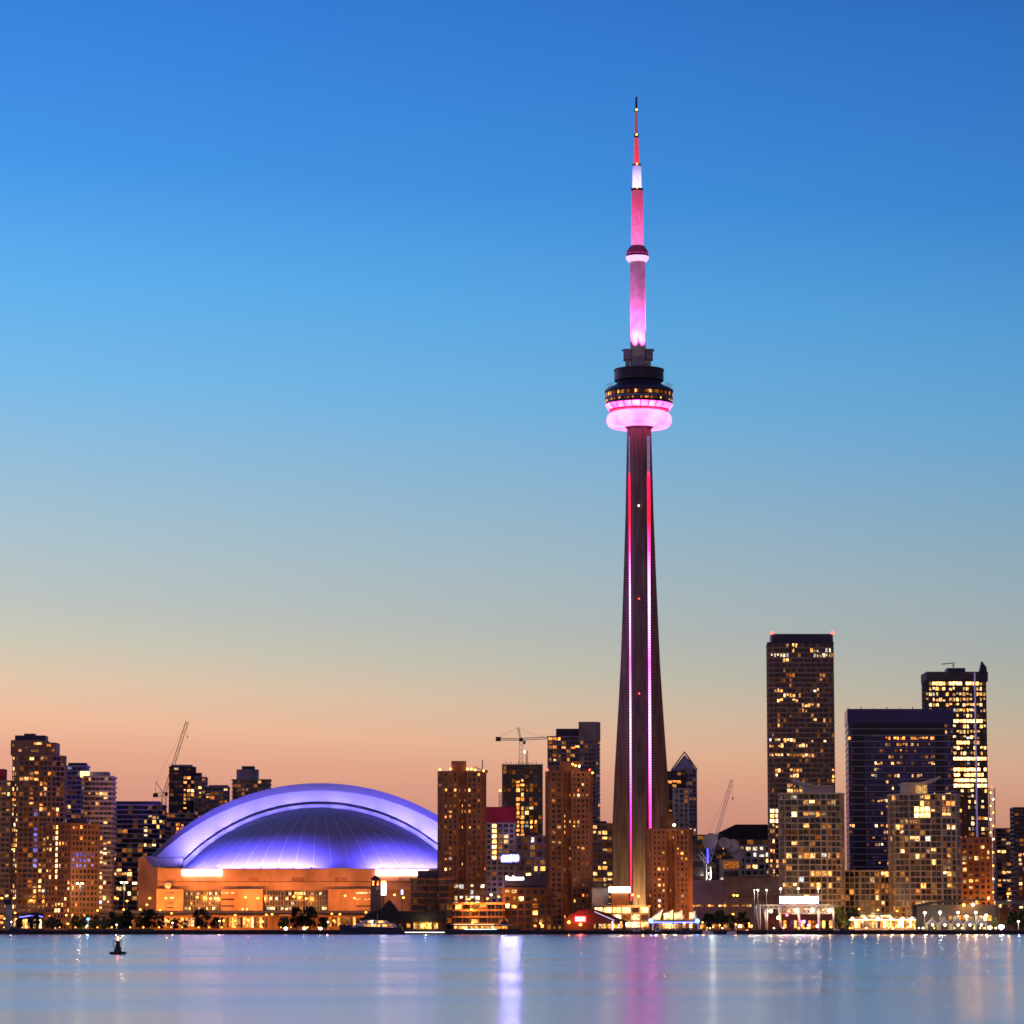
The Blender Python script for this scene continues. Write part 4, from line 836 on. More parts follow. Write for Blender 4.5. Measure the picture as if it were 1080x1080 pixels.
TR = [(36, 963, 14, 'dark', 'dark round tree on the western quay beside the blue lit canopy'), (53.5, 967, 14, 'green', 'broad green tree beside the dark round tree on the western quay'), (62, 970, 8, 'dark', 'small dark tree before the foot of the brown hotel block'),
      (80, 966, 11, 'green', 'pale green tree at the western end of the lawn'), (90, 964, 11, 'green', 'tall green tree directly behind the blue white lamp'), (100, 966, 10, 'olive', 'olive tree just east of the blue white lamp'), (110, 967.5, 14, 'olive', 'wide yellow green lamp lit tree in the middle of the lawn'),
      (118, 962, 9, 'dark', 'narrow dark tree behind the yellow green tree'), (126, 965, 11, 'green', 'dim green tree at the eastern end of the lawn'), (135, 960, 13, 'dark', 'tall dark tree before the stadium corner'), (147, 965, 10, 'green', 'green tree between two dark trees before the stadium corner'),
      (157, 960, 20, 'dark', 'biggest dark tree before the western stadium wall'), (170, 966, 9, 'dark', 'low dark tree east of the biggest dark tree'), (183, 970, 12, 'dark', 'small dark tree before the stadium wall with the slim lamp post'), (194, 969, 9, 'olive', 'small lamp lit yellow tree under the expressway'),
      (213, 959, 19, 'dark', 'big round dark tree under the western stadium sign'), (227, 968, 11, 'dark', 'low dark tree beside the big round tree under the stadium sign'), (299, 967, 12, 'green', 'green tree lit by the brightest yellow globe lamp'),
      (313, 958, 16, 'dark', 'tall dark tree, first of the tall pair before the glazed stadium wall'), (327, 957, 15, 'dark', 'tall dark tree, second of the tall pair before the glazed stadium wall'), (341, 968, 12, 'dark', 'low dark tree close to the bow of the moored yacht'),
      (748, 964, 15, 'dark', 'dark tree just behind the eastern end of the sail roofed terrace'), (760, 961, 16, 'dark', 'tallest dark tree before the grey shed'), (771, 965, 12, 'dark', 'dark tree with the low orange lamp beside it'), (784, 963, 15, 'dark', 'wide dark tree next to the pavilion masts'),
      (886, 957, 17, 'olive', 'brown lit tree beside the pavilion at the white tower foot'), (900, 958, 15, 'olive', 'brown lit tree west of the lit restaurant'), (961, 967, 9, 'dark', 'small dark tree between the restaurant and the white tents'), (925, 971, 8, 'green', 'small green tree in front of the lit restaurant'),
      (1050, 968, 9, 'olive', 'small lit tree behind the dazzling quay lamp'), (1068, 962, 14, 'dark', 'dark tree behind the white lamp at the eastern edge'), (1079, 961, 12, 'dark', 'dark tree cut by the eastern photo edge'), (21, 969, 8, 'dark', 'small dark tree beside the moored sailing boat')]
rnd = random.Random(4)
for i, (x, yt, wd, k, lab) in enumerate(TR):
    D = 1752 + rnd.uniform(-12, 14); p = at(x, 981, D); top = at(x, yt, D).z; hs = (top - 2) / 9.3; ws = wd * D / F / 9.6
    pr = protos[k][i % 2]; o = pr if id(pr) not in used else None
    if o is None: o = dup(pr, (p.x, D, 2.0))
    used.add(id(pr)); o.location = (p.x, D, 2.0); o.rotation_euler = (0, 0, rnd.uniform(0, 6.28)); o.scale = (ws, ws, hs); o['label'] = lab; o['group'] = 'trees along the waterfront'


# ---------------------------------------------------------------- cranes
def luffing_crane(label, D, base, top, tip, cw, apex, hook, jw, mk, zb=None):
    t = thing('tower_crane', label, 'crane', (at(*base, D).x, D, at(*base, D).z))
    B, T = at(*base, D), at(*top, D); b = MB(); b.lattice((T.x, D, B.z), T, jw, jw * 1.2, .16, (0, 1, 0)); b.build('mast', M[mk], t)
    b = MB(); b.lattice(T, at(*tip, D), jw * .62, jw * 1.1, .14, (0, 1, 0)); b.build('jib', M[mk], t)
    b = MB(); b.lattice(T, at(*cw, D), jw * .8, jw, .14, (0, 1, 0)); b.build('counter_jib', M[mk], t)
    c = at(*cw, D); b = MB(); b.box(c.x - 1.6, c.x + 1.6, D - 1.2, D + 1.2, c.z - 1.9, c.z + .9); b.build('counterweight', M['dsteel'], t)
    b = MB(); b.box(T.x + .6, T.x + 2.8, D - 2.4, D - .6, T.z - 1.0, T.z + 1.6); b.build('cab', M['dsteel'], t)
    b = MB(); A = at(*apex, D); b.tube(T, A, .22); b.tube(at(*cw, D), A, .14); b.tube(A, at(*tip, D), .07, n=4); b.build('cable', M['dsteel'], t)
    if hook:
        b = MB(); q = at(*hook, D); p = at(*tip, D); b.tube(p + Vector((q.x - p.x, 0, -.3)), q, .07, n=4); b.tube(q, q - Vector((0, 0, 1.6)), .45, .2); b.build('hook_block', M['dsteel'], t)
    return t
luffing_crane('red and white crane with steep raised jib behind the western towers', 2432, (172.5, 880), (173, 838), (197.3, 761), (164, 838), (164.5, 824.5), (197.8, 776), 3.0, 'brick')
t = luffing_crane('white lit crane with tall mast beside the grey shed, its thin jib raised', 2010, (747, 979), (747.3, 912), (772, 822), (736, 897), (741, 893), (772.8, 841), 2.6, 'white')
c = at(747, 948.5, 2006); b = MB(); b.ball(c, 1.5); b.build('floodlight', M['l_cool'], t); lamp('glow', 'POINT', c + Vector((0, -3.5, 1)), 30000, (1, .92, .75), t, .6); lamp('glow', 'POINT', c + Vector((2.5, 1, 14)), 6000, (1, .92, .75), t, .4)
b = MB(); c = at(746.4, 902, 2006); b.box(c.x - .55, c.x + .55, 2005.6, 2006.2, at(0, 910, 2006).z, at(0, 895, 2006).z); b.build('light_strip', em('blue_light_strip', (.10, .10, 1), 2.2), t)
D = 2404; t = thing('tower_crane', 'hammerhead crane with level jib standing on the unfinished concrete tower', 'crane', at(549.5, 806.5, D))
P = lambda x, y: at(x, y, D)
for nm, a, q, wd in (('mast', (549.5, 806.5), (549.5, 779.5), 2.6), ('jib', (549.5, 779.6), (579, 778.2), 1.5), ('counter_jib', (548.5, 779.8), (524, 779.6), 1.4), ('peak', (549, 779), (546.3, 767.3), 1.2)):
    b = MB(); b.lattice(P(*a), P(*q), wd, wd * 1.1, .17, (0, 1, 0)); b.build(nm, M['steel'], t)
b = MB(); c = P(525.5, 779); b.box(c.x - 1.8, c.x + 1.8, D - 1, D + 1, c.z - 1.8, c.z + 1.2); b.build('counterweight', M['dsteel'], t)
b = MB(); c = P(549.5, 780.3); b.box(c.x - 1.3, c.x + 1.5, D - 1.5, D + 1.2, c.z - 1.1, c.z + 1.2); b.box(c.x + 1.6, c.x + 3.2, D - 1.4, D + .4, c.z - 3, c.z - .7); b.build('cab', M['dsteel'], t)
b = MB()
for q in ((525, 778.6), (563, 774.6)): b.tube(P(546.3, 767.3), P(*q), .09, n=4)
b.tube(P(563, 774.6), P(578, 778), .09, n=4); b.build('cable', M['dsteel'], t)
t = thing('hoist_mast', 'short hoist mast beside the hammerhead crane on the unfinished tower', 'hoist mast', at(555.6, 806.5, D)); b = MB(); b.lattice(P(555.6, 806.5), P(555.6, 792), 1.2, 1.3, .2, (0, 1, 0)); b.build('mast', M['steel'], t); b = MB(); b.ball(P(553.2, 793), .7); b.build('work_light', M['l_white'], t)
D = 1903; t = thing('roof_crane', 'small derrick on the roof edge of the brick tower by the stadium', 'crane', at(509, 813, D)); b = MB(); b.tube(P(508.8, 813.5), P(508.8, 801.5), .3); b.tube(P(500, 808.5), P(512, 814), .28); b.build('boom', M['steel'], t); b = MB(); c = P(512.5, 814); b.box(c.x - 1, c.x + 1, D - 1, D + 1, c.z - .6, c.z + .9); b.build('winch', M['dsteel'], t)
D = 2300; t = thing('mast_aerial', 'orange lit slim mast rising behind the crimson wrapped building', 'mast', at(528, 857, D)); b = MB(); b.lattice(P(527.6, 880), P(527.6, 833), 1.6, 2, .22, (0, 1, 0)); b.build('mast', M['brick'], t); b = MB(); b.ball(P(527.6, 834), .8); b.build('roof_light', M['l_sod'], t)
# dish aerials on the broadcast block
for i, (x, y, r, lab) in enumerate([(750, 888, 5.2, 'pale lilac dish aerial half behind the white crane'), (764, 889.5, 3.6, 'small round white dish aerial, middle of the roof group'), (772.5, 892.5, 4.2, 'tilted oval dish aerial beside the pale office block'), (777, 900, 4.4, 'lowest dish aerial, half hidden below the tilted oval one')]):
    D = 2075; c = at(x, y, D); t = thing('dish_aerial', lab, 'dish aerial', c - Vector((0, 0, r)))
    b = MB(); d = Vector(((-.55, .1, -.5, .25)[i], -1, .35)).normalized(); a = d.orthogonal().normalized(); e = d.cross(a); rr = []
    for k in range(6):
        f = (k + .02) / 5; rr.append([c + (a * cos(j * pi / 12) + e * sin(j * pi / 12)) * r * f + d * (f * f * r * .28) for j in range(24)])
    b.loft(rr, False); b.build('dish', M['pale'], t, True)
    b = MB(); b.tube(c - d * .2, c - d * 1.2 - Vector((0, 0, r)), .4); b.tube(c, c + d * r * .6, .12); b.build('mount', M['steel'], t)
t = thing('blue_white_screen', 'dazzling blue white floodlit panel on the grey block between the brick towers', 'light panel', at(538.5, 911, 2004)); b = MB(); D = 2004
for x0, x1, y0, y1 in ((529.5, 538.4, 903.2, 908), (538.6, 546.5, 902.4, 907.4)):
    b = MB(); b.box(at(x0, 905, D).x, at(x1, 905, D).x, D, D + .6, at(0, y1, D).z, at(0, y0, D).z); b.build('light_panel', em('blue_white_panel', (.36, .30, 1.0), 260), t)
b = MB(); b.box(at(527.5, 909, D).x, at(548.5, 909, D).x, D + .7, D + 1.1, at(0, 910, D).z, at(0, 900.6, D).z); b.build('light_shield', M['dsteel'], t); b = MB(); b.box(at(534, 909, D).x, at(543, 909, D).x, D + 1.15, D + 5.8, at(0, 912, D).z, at(0, 904, D).z); b.build('bracket', M['dsteel'], t)  # plate added behind the panels so their light goes only forward


# ---------------------------------------------------------------- quayside buildings
def block(t, name, x0, x1, y0, y1, D, dep, mk, par=None):
    b = MB(); b.box(at(x0, 960, D).x, at(x1, 960, D).x, D, D + dep, 2.0 if y1 >= 980 else at(0, y1, D).z, at(0, y0, D).z); return b.build(name, M[mk] if isinstance(mk, str) else mk, par or t)
def shape(t, name, pts, D, dep, mk):
    b = MB(); b.loft([[(at(x, y, D).x, yy, at(x, y, D).z) for x, y in pts] for yy in (D, D + dep)]); return b.build(name, M[mk] if isinstance(mk, str) else mk, t)
def panes(t, x0, x1, y0, y1, n, D, mks, seed=1, gap=.22):
    rnd = random.Random(seed); xa, xb = at(x0, 970, D).x, at(x1, 970, D).x; za_, zb_ = at(0, y1, D).z, at(0, y0, D).z; g_ = (xb - xa) / n
    for i in range(n):
        b = MB(); b.box(xa + g_ * (i + gap / 2), xa + g_ * (i + 1 - gap / 2), D - .1, D + .05, za_, zb_); b.build('window', M[rnd.choice(mks)], t)
# clock tower and dark roofed hall
D = 1764; t = thing('clock_tower', 'slim brick clock tower with pointed cap and lit belfry', 'clock tower', (at(396, 980, D).x, D, 2)); cx = at(396, 955, D).x; kk = D / F
b = MB(); b.loft([[(cx + sx * r * kk, D + sy * r * kk, z) for sx, sy in ((-1, -1), (1, -1), (1, 1), (-1, 1))] for r, z in ((5.3, 2), (4.9, at(0, 938, D).z), (4.6, at(0, 938, D).z + .01), (4.4, at(0, 927.5, D).z))]); b.build('shaft', M['brown'], t)
b = MB(); b.loft([[(cx + sx * r * kk, D + sy * r * kk, z) for sx, sy in ((-1, -1), (1, -1), (1, 1), (-1, 1))] for r, z in ((5.2, at(0, 927.4, D).z), (4.6, at(0, 926.4, D).z), (.4, at(0, 923.2, D).z))]); b.build('cap', M['roofd'], t)
for x in (393.7, 396.2, 398.4): b = MB(); q = at(x, 931.5, D - 4.6 * kk); b.box(q.x - .42, q.x + .42, q.y - .12, q.y + .1, q.z - 1.1, q.z + 1.1); b.build('belfry_opening', M['w_orange'] if x != 396.2 else M['g_dark'], t)
b = MB(); q = at(398, 937, D - 4.8 * kk); b.lathe([(.9, -.1), (.9, .1)], n=12); b.v = [(q.x + v[0], q.y + v[2], q.z + v[1]) for v in b.v]; b.build('clock_face', M['white'], t)
t = thing('light_sign', 'upright white light board right beside the clock tower', 'sign', (at(404.5, 980, 1800).x, 1800, 2)); block(t, 'post', 404, 405, 944, 981, 1800, .6, 'dsteel'); block(t, 'board', 402, 407, 930.5, 944, 1799.6, .35, em('white_board', (1, .86, .95), 8)); block(t, 'board_top', 402, 407, 928.8, 930.3, 1799.6, .35, em('orange_board', (1, .35, .05), 4))
t = thing('light_sign', 'small upright blue sign west of the stepped balcony block', 'sign', (at(424, 980, 1790).x, 1790, 2)); block(t, 'post', 423.7, 424.3, 943.5, 981, 1790, .4, 'dsteel'); block(t, 'board', 423, 425, 938.5, 943.4, 1789.6, .35, em('blue_board', (.3, .35, 1), 7))
D = 1742; t = thing('boathouse', 'long low hall with dark pitched roof and lit glazed front beside the clock tower', 'hall', (at(430, 980, D).x, D, 2))
shape(t, 'roof', [(376, 971.5), (390, 963), (402, 958.5), (406, 953.5), (410, 949.5), (414, 953.5), (419, 961), (470, 962), (471, 971.5)], D, 26, 'roofd'); block(t, 'wall', 376, 470, 971.7, 981, D + 2, 22, 'dbrick'); panes(t, 436, 462, 973.6, 979.3, 11, D + 1.9, ['w_gold', 'w_hot', 'w_warm'], 3); panes(t, 381, 433, 974, 978, 12, D + 1.9, ['g_dark', 'g_brown', 'w_orange'], 5)
for k in range(9): block(t, 'column', 436 + k * 3.1, 436.5 + k * 3.1, 972, 981, D - 1.5, .4, 'yellow')
lamp('glow', 'POINT', at(449, 976, D - 4), 1500, (1, .75, .25), t, .5)
# barn with the red neon sign
D = 1746; t = thing('barn_restaurant', 'dark barn shaped restaurant with red neon sign glowing on its front', 'restaurant', (at(620, 980, D).x, D, 2))
shape(t, 'front_wall', [(594, 983), (594, 972), (600, 965), (610, 960.5), (622, 958.5), (640, 963), (655, 970), (660, 972), (660, 983)], D, 1.2, 'dbrick'); shape(t, 'roof', [(593, 972.2), (600, 964.6), (610, 960), (622, 957.8), (640, 962.5), (656, 969.8), (663, 972.4), (660, 973), (640, 963.4), (622, 958.7), (610, 960.8), (600, 965.4), (594, 973)], D - 1.6, 24, 'roofd')
o = block(t, 'neon_sign', 606.7, 617.2, 967, 971.6, D - .7, .35, em('neon_face', (1, .30, .22), 6)); block(t, 'sign_border', 605.6, 618.3, 966, 972.6, D - .3, .2, em('red_neon', (1, .015, .03), 3.5), o)
lamp('glow', 'POINT', at(612, 969, D - 5), 2600, (1, .02, .03), t, .6)
for x, y in ((600, 972.7), (612.2, 975)): lampball(t, x, y, D - 1.8, 'l_sod', .75); lamp('glow', 'POINT', at(x, y, D - 4.5), 350, SOD, t, .4)
panes(t, 626, 657, 974.5, 979, 12, D - .05, ['w_warm', 'w_orange', 'g_brown', 'w_pale'], 8); b = MB(); b.tube(at(627, 961.5, D - 2.2), at(648, 970.8, D - 2.2), .22); b.build('roof_light_line', em('lilac_line', (.8, .6, .9), 1.0), t)
block(t, 'light_column', 645, 647, 971.5, 980, D - 3, .8, em('violet_column', (.75, .45, 1), 2.2))
t = thing('billboard', 'large white lit billboard on a brick pier at the broadcast tower foot', 'billboard', (at(653, 980, 1866).x, 1866, 2)); block(t, 'panel', 642.3, 664.8, 935.4, 941.4, 1866, .7, em('billboard_face', (1, .90, .74), 7)); block(t, 'pier', 645, 663, 941.8, 981, 1867, 8, 'obrick')
t = thing('entrance_block', 'plain pale grey block west of the lit billboard', 'building', (at(634, 980, 1880).x, 1880, 2)); block(t, 'wall', 624.5, 642, 937, 981, 1880, 12, 'pale'); block(t, 'parapet', 624, 642.4, 936.2, 936.9, 1879.7, 12.6, 'concrete')
# sail roofed terrace
D = 1728; t = thing('terrace_pavilion', 'waterside terrace with four lit white sails and a blue edged roof', 'pavilion', (at(710, 980, D).x, D, 2))
block(t, 'roof', 685.5, 737, 970.2, 972, D, 14, 'roofd'); block(t, 'edge_light', 687, 736, 972.2, 973.4, D - .4, .3, em('blue_edge', (.12, .16, 1), 5)); block(t, 'back_wall', 688, 735, 973.5, 981, D + 10, .5, 'brown'); panes(t, 690, 734, 974.2, 979, 12, D + 9.9, ['w_gold', 'w_hot', 'w_warm', 'g_brown'], 9)
for x in range(688, 738, 8): block(t, 'column', x, x + .7, 973.6, 981, D + .3, .35, 'white')
for pts in (((683.5, 969.9), (699.5, 958.2), (696, 969.9)), ((700, 963.5), (710, 959.6), (709.5, 970), (700, 970)), ((711, 963.2), (719.6, 959.8), (720.2, 970), (711, 970)), ((727, 962.4), (733.5, 960.8), (735.3, 970), (727, 970))):
    b = MB(); f = []; n = 8
    P4 = [at(*p, D + 3) for p in pts]; P4 = P4 if len(P4) == 4 else [P4[0], P4[1], P4[1], P4[2]]
    for i in range(n + 1):
        u = i / n; a = P4[0].lerp(P4[3], u) if len(pts) == 4 else P4[0].lerp(P4[3], u); c = P4[1].lerp(P4[2], u)
        f.append([a.lerp(c, j / n) + Vector((0, -1.6 * sin(pi * u) * sin(pi * j / n), 0)) for j in range(n + 1)])
    for i in range(n): b.strip(f[i], f[i + 1])
    b.build('sail', M['canvas'], t, True); q = (P4[0] + P4[3]) / 2; lamp('sail_light', 'POINT', q + Vector((.5, -4.5, .7)), 1500, (1, .70, .28), t, .4)
for x in (686.5, 735.5): lampball(t, x, 971.3, D - 1, 'l_blue', 1.1); lamp('glow', 'POINT', at(x, 972, D - 3), 900, (.15, .25, 1), t, .4)
b = MB(); b.tube(at(710.5, 981, D - 3), at(710.5, 954, D - 3), .22, .1); b.build('flag_mast', M['dsteel'], t)
# open air pavilion with the white sign
D = 1748; t = thing('concert_pavilion', 'open waterside pavilion with slanted white columns under a big white light sign', 'pavilion', (at(840, 980, D).x, D, 2))
block(t, 'roof', 800, 879, 953.8, 955.6, D + 4, 22, 'slab')
b = MB()
for y in (956.2, 961.5): b.lattice(at(822 if y > 958 else 798, y, D), at(879, y, D), 2.0, 2.4, .15, (0, 1, 0))
b.build('roof_truss', M['white'], t)
for a, q in (((796.5, 955.5), (800.6, 981.5)), ((801, 955.5), (801.8, 981.5)), ((808.5, 957), (809.2, 981)), ((805.8, 957), (808.4, 981)), ((821.7, 954.5), (824, 981.5)), ((842, 956.5), (843.3, 981.5)), ((863.5, 958), (863.8, 981.5)), ((879, 955), (879.6, 981.5))):
    b = MB(); b.tube(at(*q, D - 1) * 1.0, at(*a, D - 1), .38, .75, 8); b.build('column', M['white'], t, True)
o = block(t, 'sign_frame', 822, 864, 944.9, 953.3, D + .6, 1.6, 'navy'); block(t, 'sign_face', 822.6, 863.4, 945.5, 952.7, D + .2, .35, em('pavilion_sign', (.9, .95, 1), 9), o); 
block(t, 'back_wall', 800, 879, 964, 981, D + 22, .6, 'dbrick'); panes(t, 826, 878, 971, 979, 14, D + 21.8, ['w_warm', 'w_orange', 'w_gold', 'g_brown'], 21)
for x, y, c, pw in ((813, 961, WHT, 800), (839.5, 960.3, (1, .7, .35), 1000), (856.7, 960.3, (1, .7, .35), 1000), (875, 960.3, (1, .7, .35), 1000), (821, 968, SOD, 1200)):
    lampball(t, x, y, D - .6, 'l_white', .85); lamp('glow', 'POINT', at(x, y + 1, D - 3.5), pw, c, t, .4)
for x, y, c in ((830, 965, (1, .05, .12)), (853, 976, (1, .12, .35)), (848, 972, (.7, .1, 1)), (862, 977, (1, .3, .6))): b = MB(); b.ball(at(x, y, D + 2), .7); b.build('stage_light', em('stage_light', c, 14), t); lamp('glow', 'POINT', at(x, y, D - .5), 1300, c, t, .4)
# restaurant terrace and white tents
D = 1740; t = thing('lakeside_restaurant', 'long glass fronted restaurant glowing yellow below the white gridded towers', 'restaurant', (at(920, 980, D).x, D, 2))
block(t, 'wall', 897, 966, 967, 981, D + 4, 16, 'brown'); block(t, 'roof', 906, 942, 963.6, 964.8, D, 20, 'roofd'); block(t, 'upper_wall', 908, 940, 965, 967, D + 3.2, 14, 'slab'); block(t, 'awning', 895, 966, 969.4, 970.4, D + 1, 3, 'canvas')
panes(t, 909, 939, 965.2, 967.2, 9, D + 3.1, ['w_gold', 'w_hot', 'w_pale'], 2); panes(t, 898, 965, 971.2, 978.5, 22, D + 3.9, ['w_gold', 'w_warm', 'w_hot', 'g_brown', 'w_orange'], 4)
for x in (899, 912, 926, 940, 952, 962): lampball(t, x, 968.6, D + .5, 'l_white', .6); lamp('glow', 'POINT', at(x, 971, D - 2), 3200, (1, .68, .3), t, .4)
D = 1738
for i, x in enumerate((984, 997, 1011, 1023.5, 1035.5)):
    t = thing('marquee_tent', '%s from the west of the five white peaked tents on the eastern quay' % ORD[i], 'tent', (at(x, 980, D).x, D, 2), 'white peaked tents'); c = at(x, 980, D); hw = 3.0; ze = at(0, 974, D).z; zp = at(0, 966.8, D).z
    b = MB(); rr = [[(c.x + sx * hw * f, D + 3 + sy * hw * f, ze + (zp - ze) * g_) for sx, sy in ((-1, -1), (1, -1), (1, 1), (-1, 1))] for f, g_ in ((1, 0), (.62, .25), (.3, .58), (.03, 1))]; b.loft([[(p[0], p[1], p[2] - .35) for p in rr[0]]] + rr); b.build('canopy', M['canvas'], t)
    for sx, sy in ((-1, -1), (1, -1), (1, 1), (-1, 1)): b = MB(); b.tube((c.x + sx * hw * .93, D + 3 + sy * hw * .93, 2), (c.x + sx * hw * .93, D + 3 + sy * hw * .93, ze - .2), .12); b.build('pole', M['white'], t)
    b = MB(); b.ball((c.x, D + 1.2, ze - .7), .55); b.build('lantern', M['l_white'], t); lamp('glow', 'POINT', (c.x, D + 3, ze - 1.2), 700, (1, .65, .3), t, .4)
D = 1770; t = thing('ferry_terminal', 'low grey hall with sweeping dark roof behind the white tents', 'terminal', (at(1000, 980, D).x, D, 2))
block(t, 'wall', 967, 1050, 954, 981, D, 20, 'dconc'); shape(t, 'roof', [(966, 955.4), (985, 951), (1010, 948.6), (1040, 948), (1040, 950), (1008, 951), (985, 953.3), (967, 956.6)], D - 2, 24, 'roofd'); panes(t, 1000, 1046, 965.5, 971, 10, D - .05, ['w_orange', 'w_warm', 'w_gold', 'g_brown'], 6)
for x, y in ((1016.5, 954.5), (1026.3, 954)): lampball(t, x, y, D - 1, 'l_sod' if x < 1020 else 'l_white', .7); lamp('glow', 'POINT', at(x, y + 1, D - 4), 1500, SOD, t, .4)
t = thing('elevated_walkway', 'orange lit raised walkway at the eastern photo edge', 'walkway', (at(1065, 980, 1840).x, 1840, 2)); block(t, 'deck', 1050, 1100, 950, 953.5, 1840, 8, 'steel'); block(t, 'wall', 1050, 1100, 958, 981, 1846, 6, 'obrick')
for x in (1053, 1066, 1079): block(t, 'column', x, x + 1.4, 953.6, 981, 1841, 1, 'steel')
# canopy with blue arch, kiosk, station below the expressway
D = 1780; t = thing('blue_lit_canopy', 'low canopy edged by a curved blue light at the western quay', 'canopy', (at(32, 980, D).x, D, 2)); block(t, 'roof', 20, 44, 967.2, 969, D, 10, 'roofd'); 
b = MB(); pr_ = None
for k in range(9):
    q = at(20 + 25 * k / 8, 967.2 - 3.0 * sin(pi * min(1, k / 8)) * (k / 8), D - .5)
    if pr_ is not None: b.tube(pr_, q, .28)
    pr_ = q
b.build('arch_light', em('blue_arch', (.15, .16, 1), 3), t); panes(t, 14, 44, 969.6, 979, 10, D + 4, ['w_orange', 'w_warm', 'g_brown', 'w_gold'], 12); block(t, 'wall', 12, 45, 969.2, 981, D + 4.1, 6, 'obrick')
for x in (22, 30, 38): block(t, 'column', x, x + .7, 969.1, 981, D + .5, .4, 'steel')
D = 1830; t = thing('ventilation_shaft', 'squat grey shaft with dark cap at the western photo edge', 'shaft', (at(8, 980, D).x, D, 2)); block(t, 'shaft', 5.4, 11, 954, 981, D, 4, 'pale'); block(t, 'cap', 4.4, 12, 948.5, 953.8, D - .6, 5.2, 'navy')
D = 1960; t = thing('undercroft_building', 'orange lit low building under the expressway before the stadium', 'building', (at(240, 980, D).x, D, 2)); block(t, 'wall', 140, 440, 965.8, 981, D + 4, 16, 'obrick'); panes(t, 230, 282, 967.5, 978, 18, D + 3.9, ['w_warm', 'w_orange', 'w_gold', 'g_brown', 'g_dark'], 31); panes(t, 172, 205, 968, 977, 9, D + 3.9, ['g_brown', 'w_orange', 'w_gold'], 33); panes(t, 340, 385, 967.5, 977, 14, D + 3.9, ['w_orange', 'g_brown', 'g_dark'], 35)
for x in (176, 196, 236, 248, 262, 276, 352, 380): lampball(t, x, 971, D + 2, 'l_sod', .5); lamp('glow', 'POINT', at(x, 972, D - 1), 1800, SOD, t, .4)


# ---------------------------------------------------------------- boats
def hull(b, x0, x1, D, zt_, beam, bow=-1, sheer=.6, zb=-.5):
    """plated hull: pointed raked bow at one end, square stern at the other"""
    L_ = x1 - x0; rr = []
    for k in range(9):
        f = k / 8; s = (1 - (1 - min(1, f / .45)) ** 2) if True else 1; s = max(.03, s); z = zt_ + sheer * (1 - f) ** 2
        xk = (x0 + L_ * f) if bow < 0 else (x1 - L_ * f); rake = (1 - f) * .05 * L_ * (1 if bow < 0 else -1)
        rr.append([(xk, D - beam / 2 * s, z), (xk, D + beam / 2 * s, z), (xk + rake, D + beam / 2 * s * .75, zb), (xk + rake, D - beam / 2 * s * .75, zb)])
    b.loft(rr if bow > 0 else [r[::-1] for r in rr])
D = 1693; X = lambda x: at(x, 980, D).x; Z = lambda y: at(0, y, D).z
t = thing('motor_yacht', 'long navy hulled yacht with white tiered cabins moored before the clock tower', 'yacht', (X(391), D, 0))
b = MB(); hull(b, X(357), X(424), D, Z(978.2), 6.4, -1, 1.4); b.build('hull', M['hull'], t)
b = MB(); b.loft([[(X(x), yy, Z(y)) for x, y in ((371, 977.9), (376, 973.8), (415, 973.8), (419, 977.9))] for yy in (D - 2.6, D + 2.6)]); b.build('cabin', M['white'], t)
b = MB(); b.loft([[(X(x), yy, Z(y)) for x, y in ((380, 973.5), (383, 970.6), (408, 970.6), (411, 973.5))] for yy in (D - 2.1, D + 2.1)]); b.build('upper_cabin', M['white'], t); b = MB(); b.box(X(384), X(405), D - 2.3, D + 2.3, Z(970.4), Z(969.7)); b.build('sun_deck', M['navy'], t)
panes(t, 384, 413, 974.8, 977, 12, D - 2.75, ['w_warm', 'w_orange', 'w_gold'], 41); panes(t, 385, 407, 971.3, 973, 8, D - 2.25, ['w_orange', 'w_warm', 'g_dark'], 42); b = MB(); b.tube((X(398), D, Z(969.6)), (X(398), D, Z(964)), .14, .06); b.build('mast', M['white'], t)
lampball(t, 392, 972, D - 2.8, 'l_white', .45)
t = thing('tour_boat', 'long low tour boat with orange lit saloon moored between the brick towers', 'boat', (X(512), D, 0))
b = MB(); hull(b, X(474), X(549), D, Z(981.2), 6.6, 1, .8); b.build('hull', M['hull'], t); b = MB(); b.box(X(478), X(536), D - 2.6, D + 2.6, Z(980.9), Z(976)); b.build('saloon', M['dbrick'], t); b = MB(); b.box(X(475), X(540), D - 3, D + 3, Z(975.8), Z(975.1)); b.build('roof', M['white'], t)
panes(t, 479, 535, 976.9, 979.6, 20, D - 2.75, ['w_orange', 'w_warm', 'w_orange', 'w_gold'], 44, .15); b = MB(); b.box(X(490), X(524), D - 3.15, D - 3.02, Z(980.4), Z(979.9)); b.build('light_line', em('teal_line', (.6, 1, .95), 3), t); b = MB(); b.box(X(479), X(521), D - 3.2, D - 3.05, Z(975.2), Z(974.7)); b.build('light_line', em('orange_line', (1, .45, .2), 3), t)
b = MB(); b.loft([[(X(x), yy, Z(y)) for x, y in ((527, 975), (529, 971.8), (534, 971.8), (537, 975))] for yy in (D - 1.5, D + 1.5)]); b.build('wheelhouse', M['navy'], t)
t = thing('floating_jetty', 'narrow floating jetty with white light line between the yacht and the tour boat', 'jetty', (X(447), D, 0)); b = MB(); b.box(X(427), X(472), D - 1.5, D + 1.5, -.3, .9); b.build('pontoon', M['dconc'], t); b = MB(); b.box(X(427), X(469), D - 1.7, D - 1.52, .95, 1.25); b.build('light_line', em('white_line', (1, .95, .85), 2.6), t)
for x in (428, 470): b = MB(); b.tube((X(x), D + 1.7, -1), (X(x), D + 1.7, 3), .2); b.build('pile', M['wood'], t)
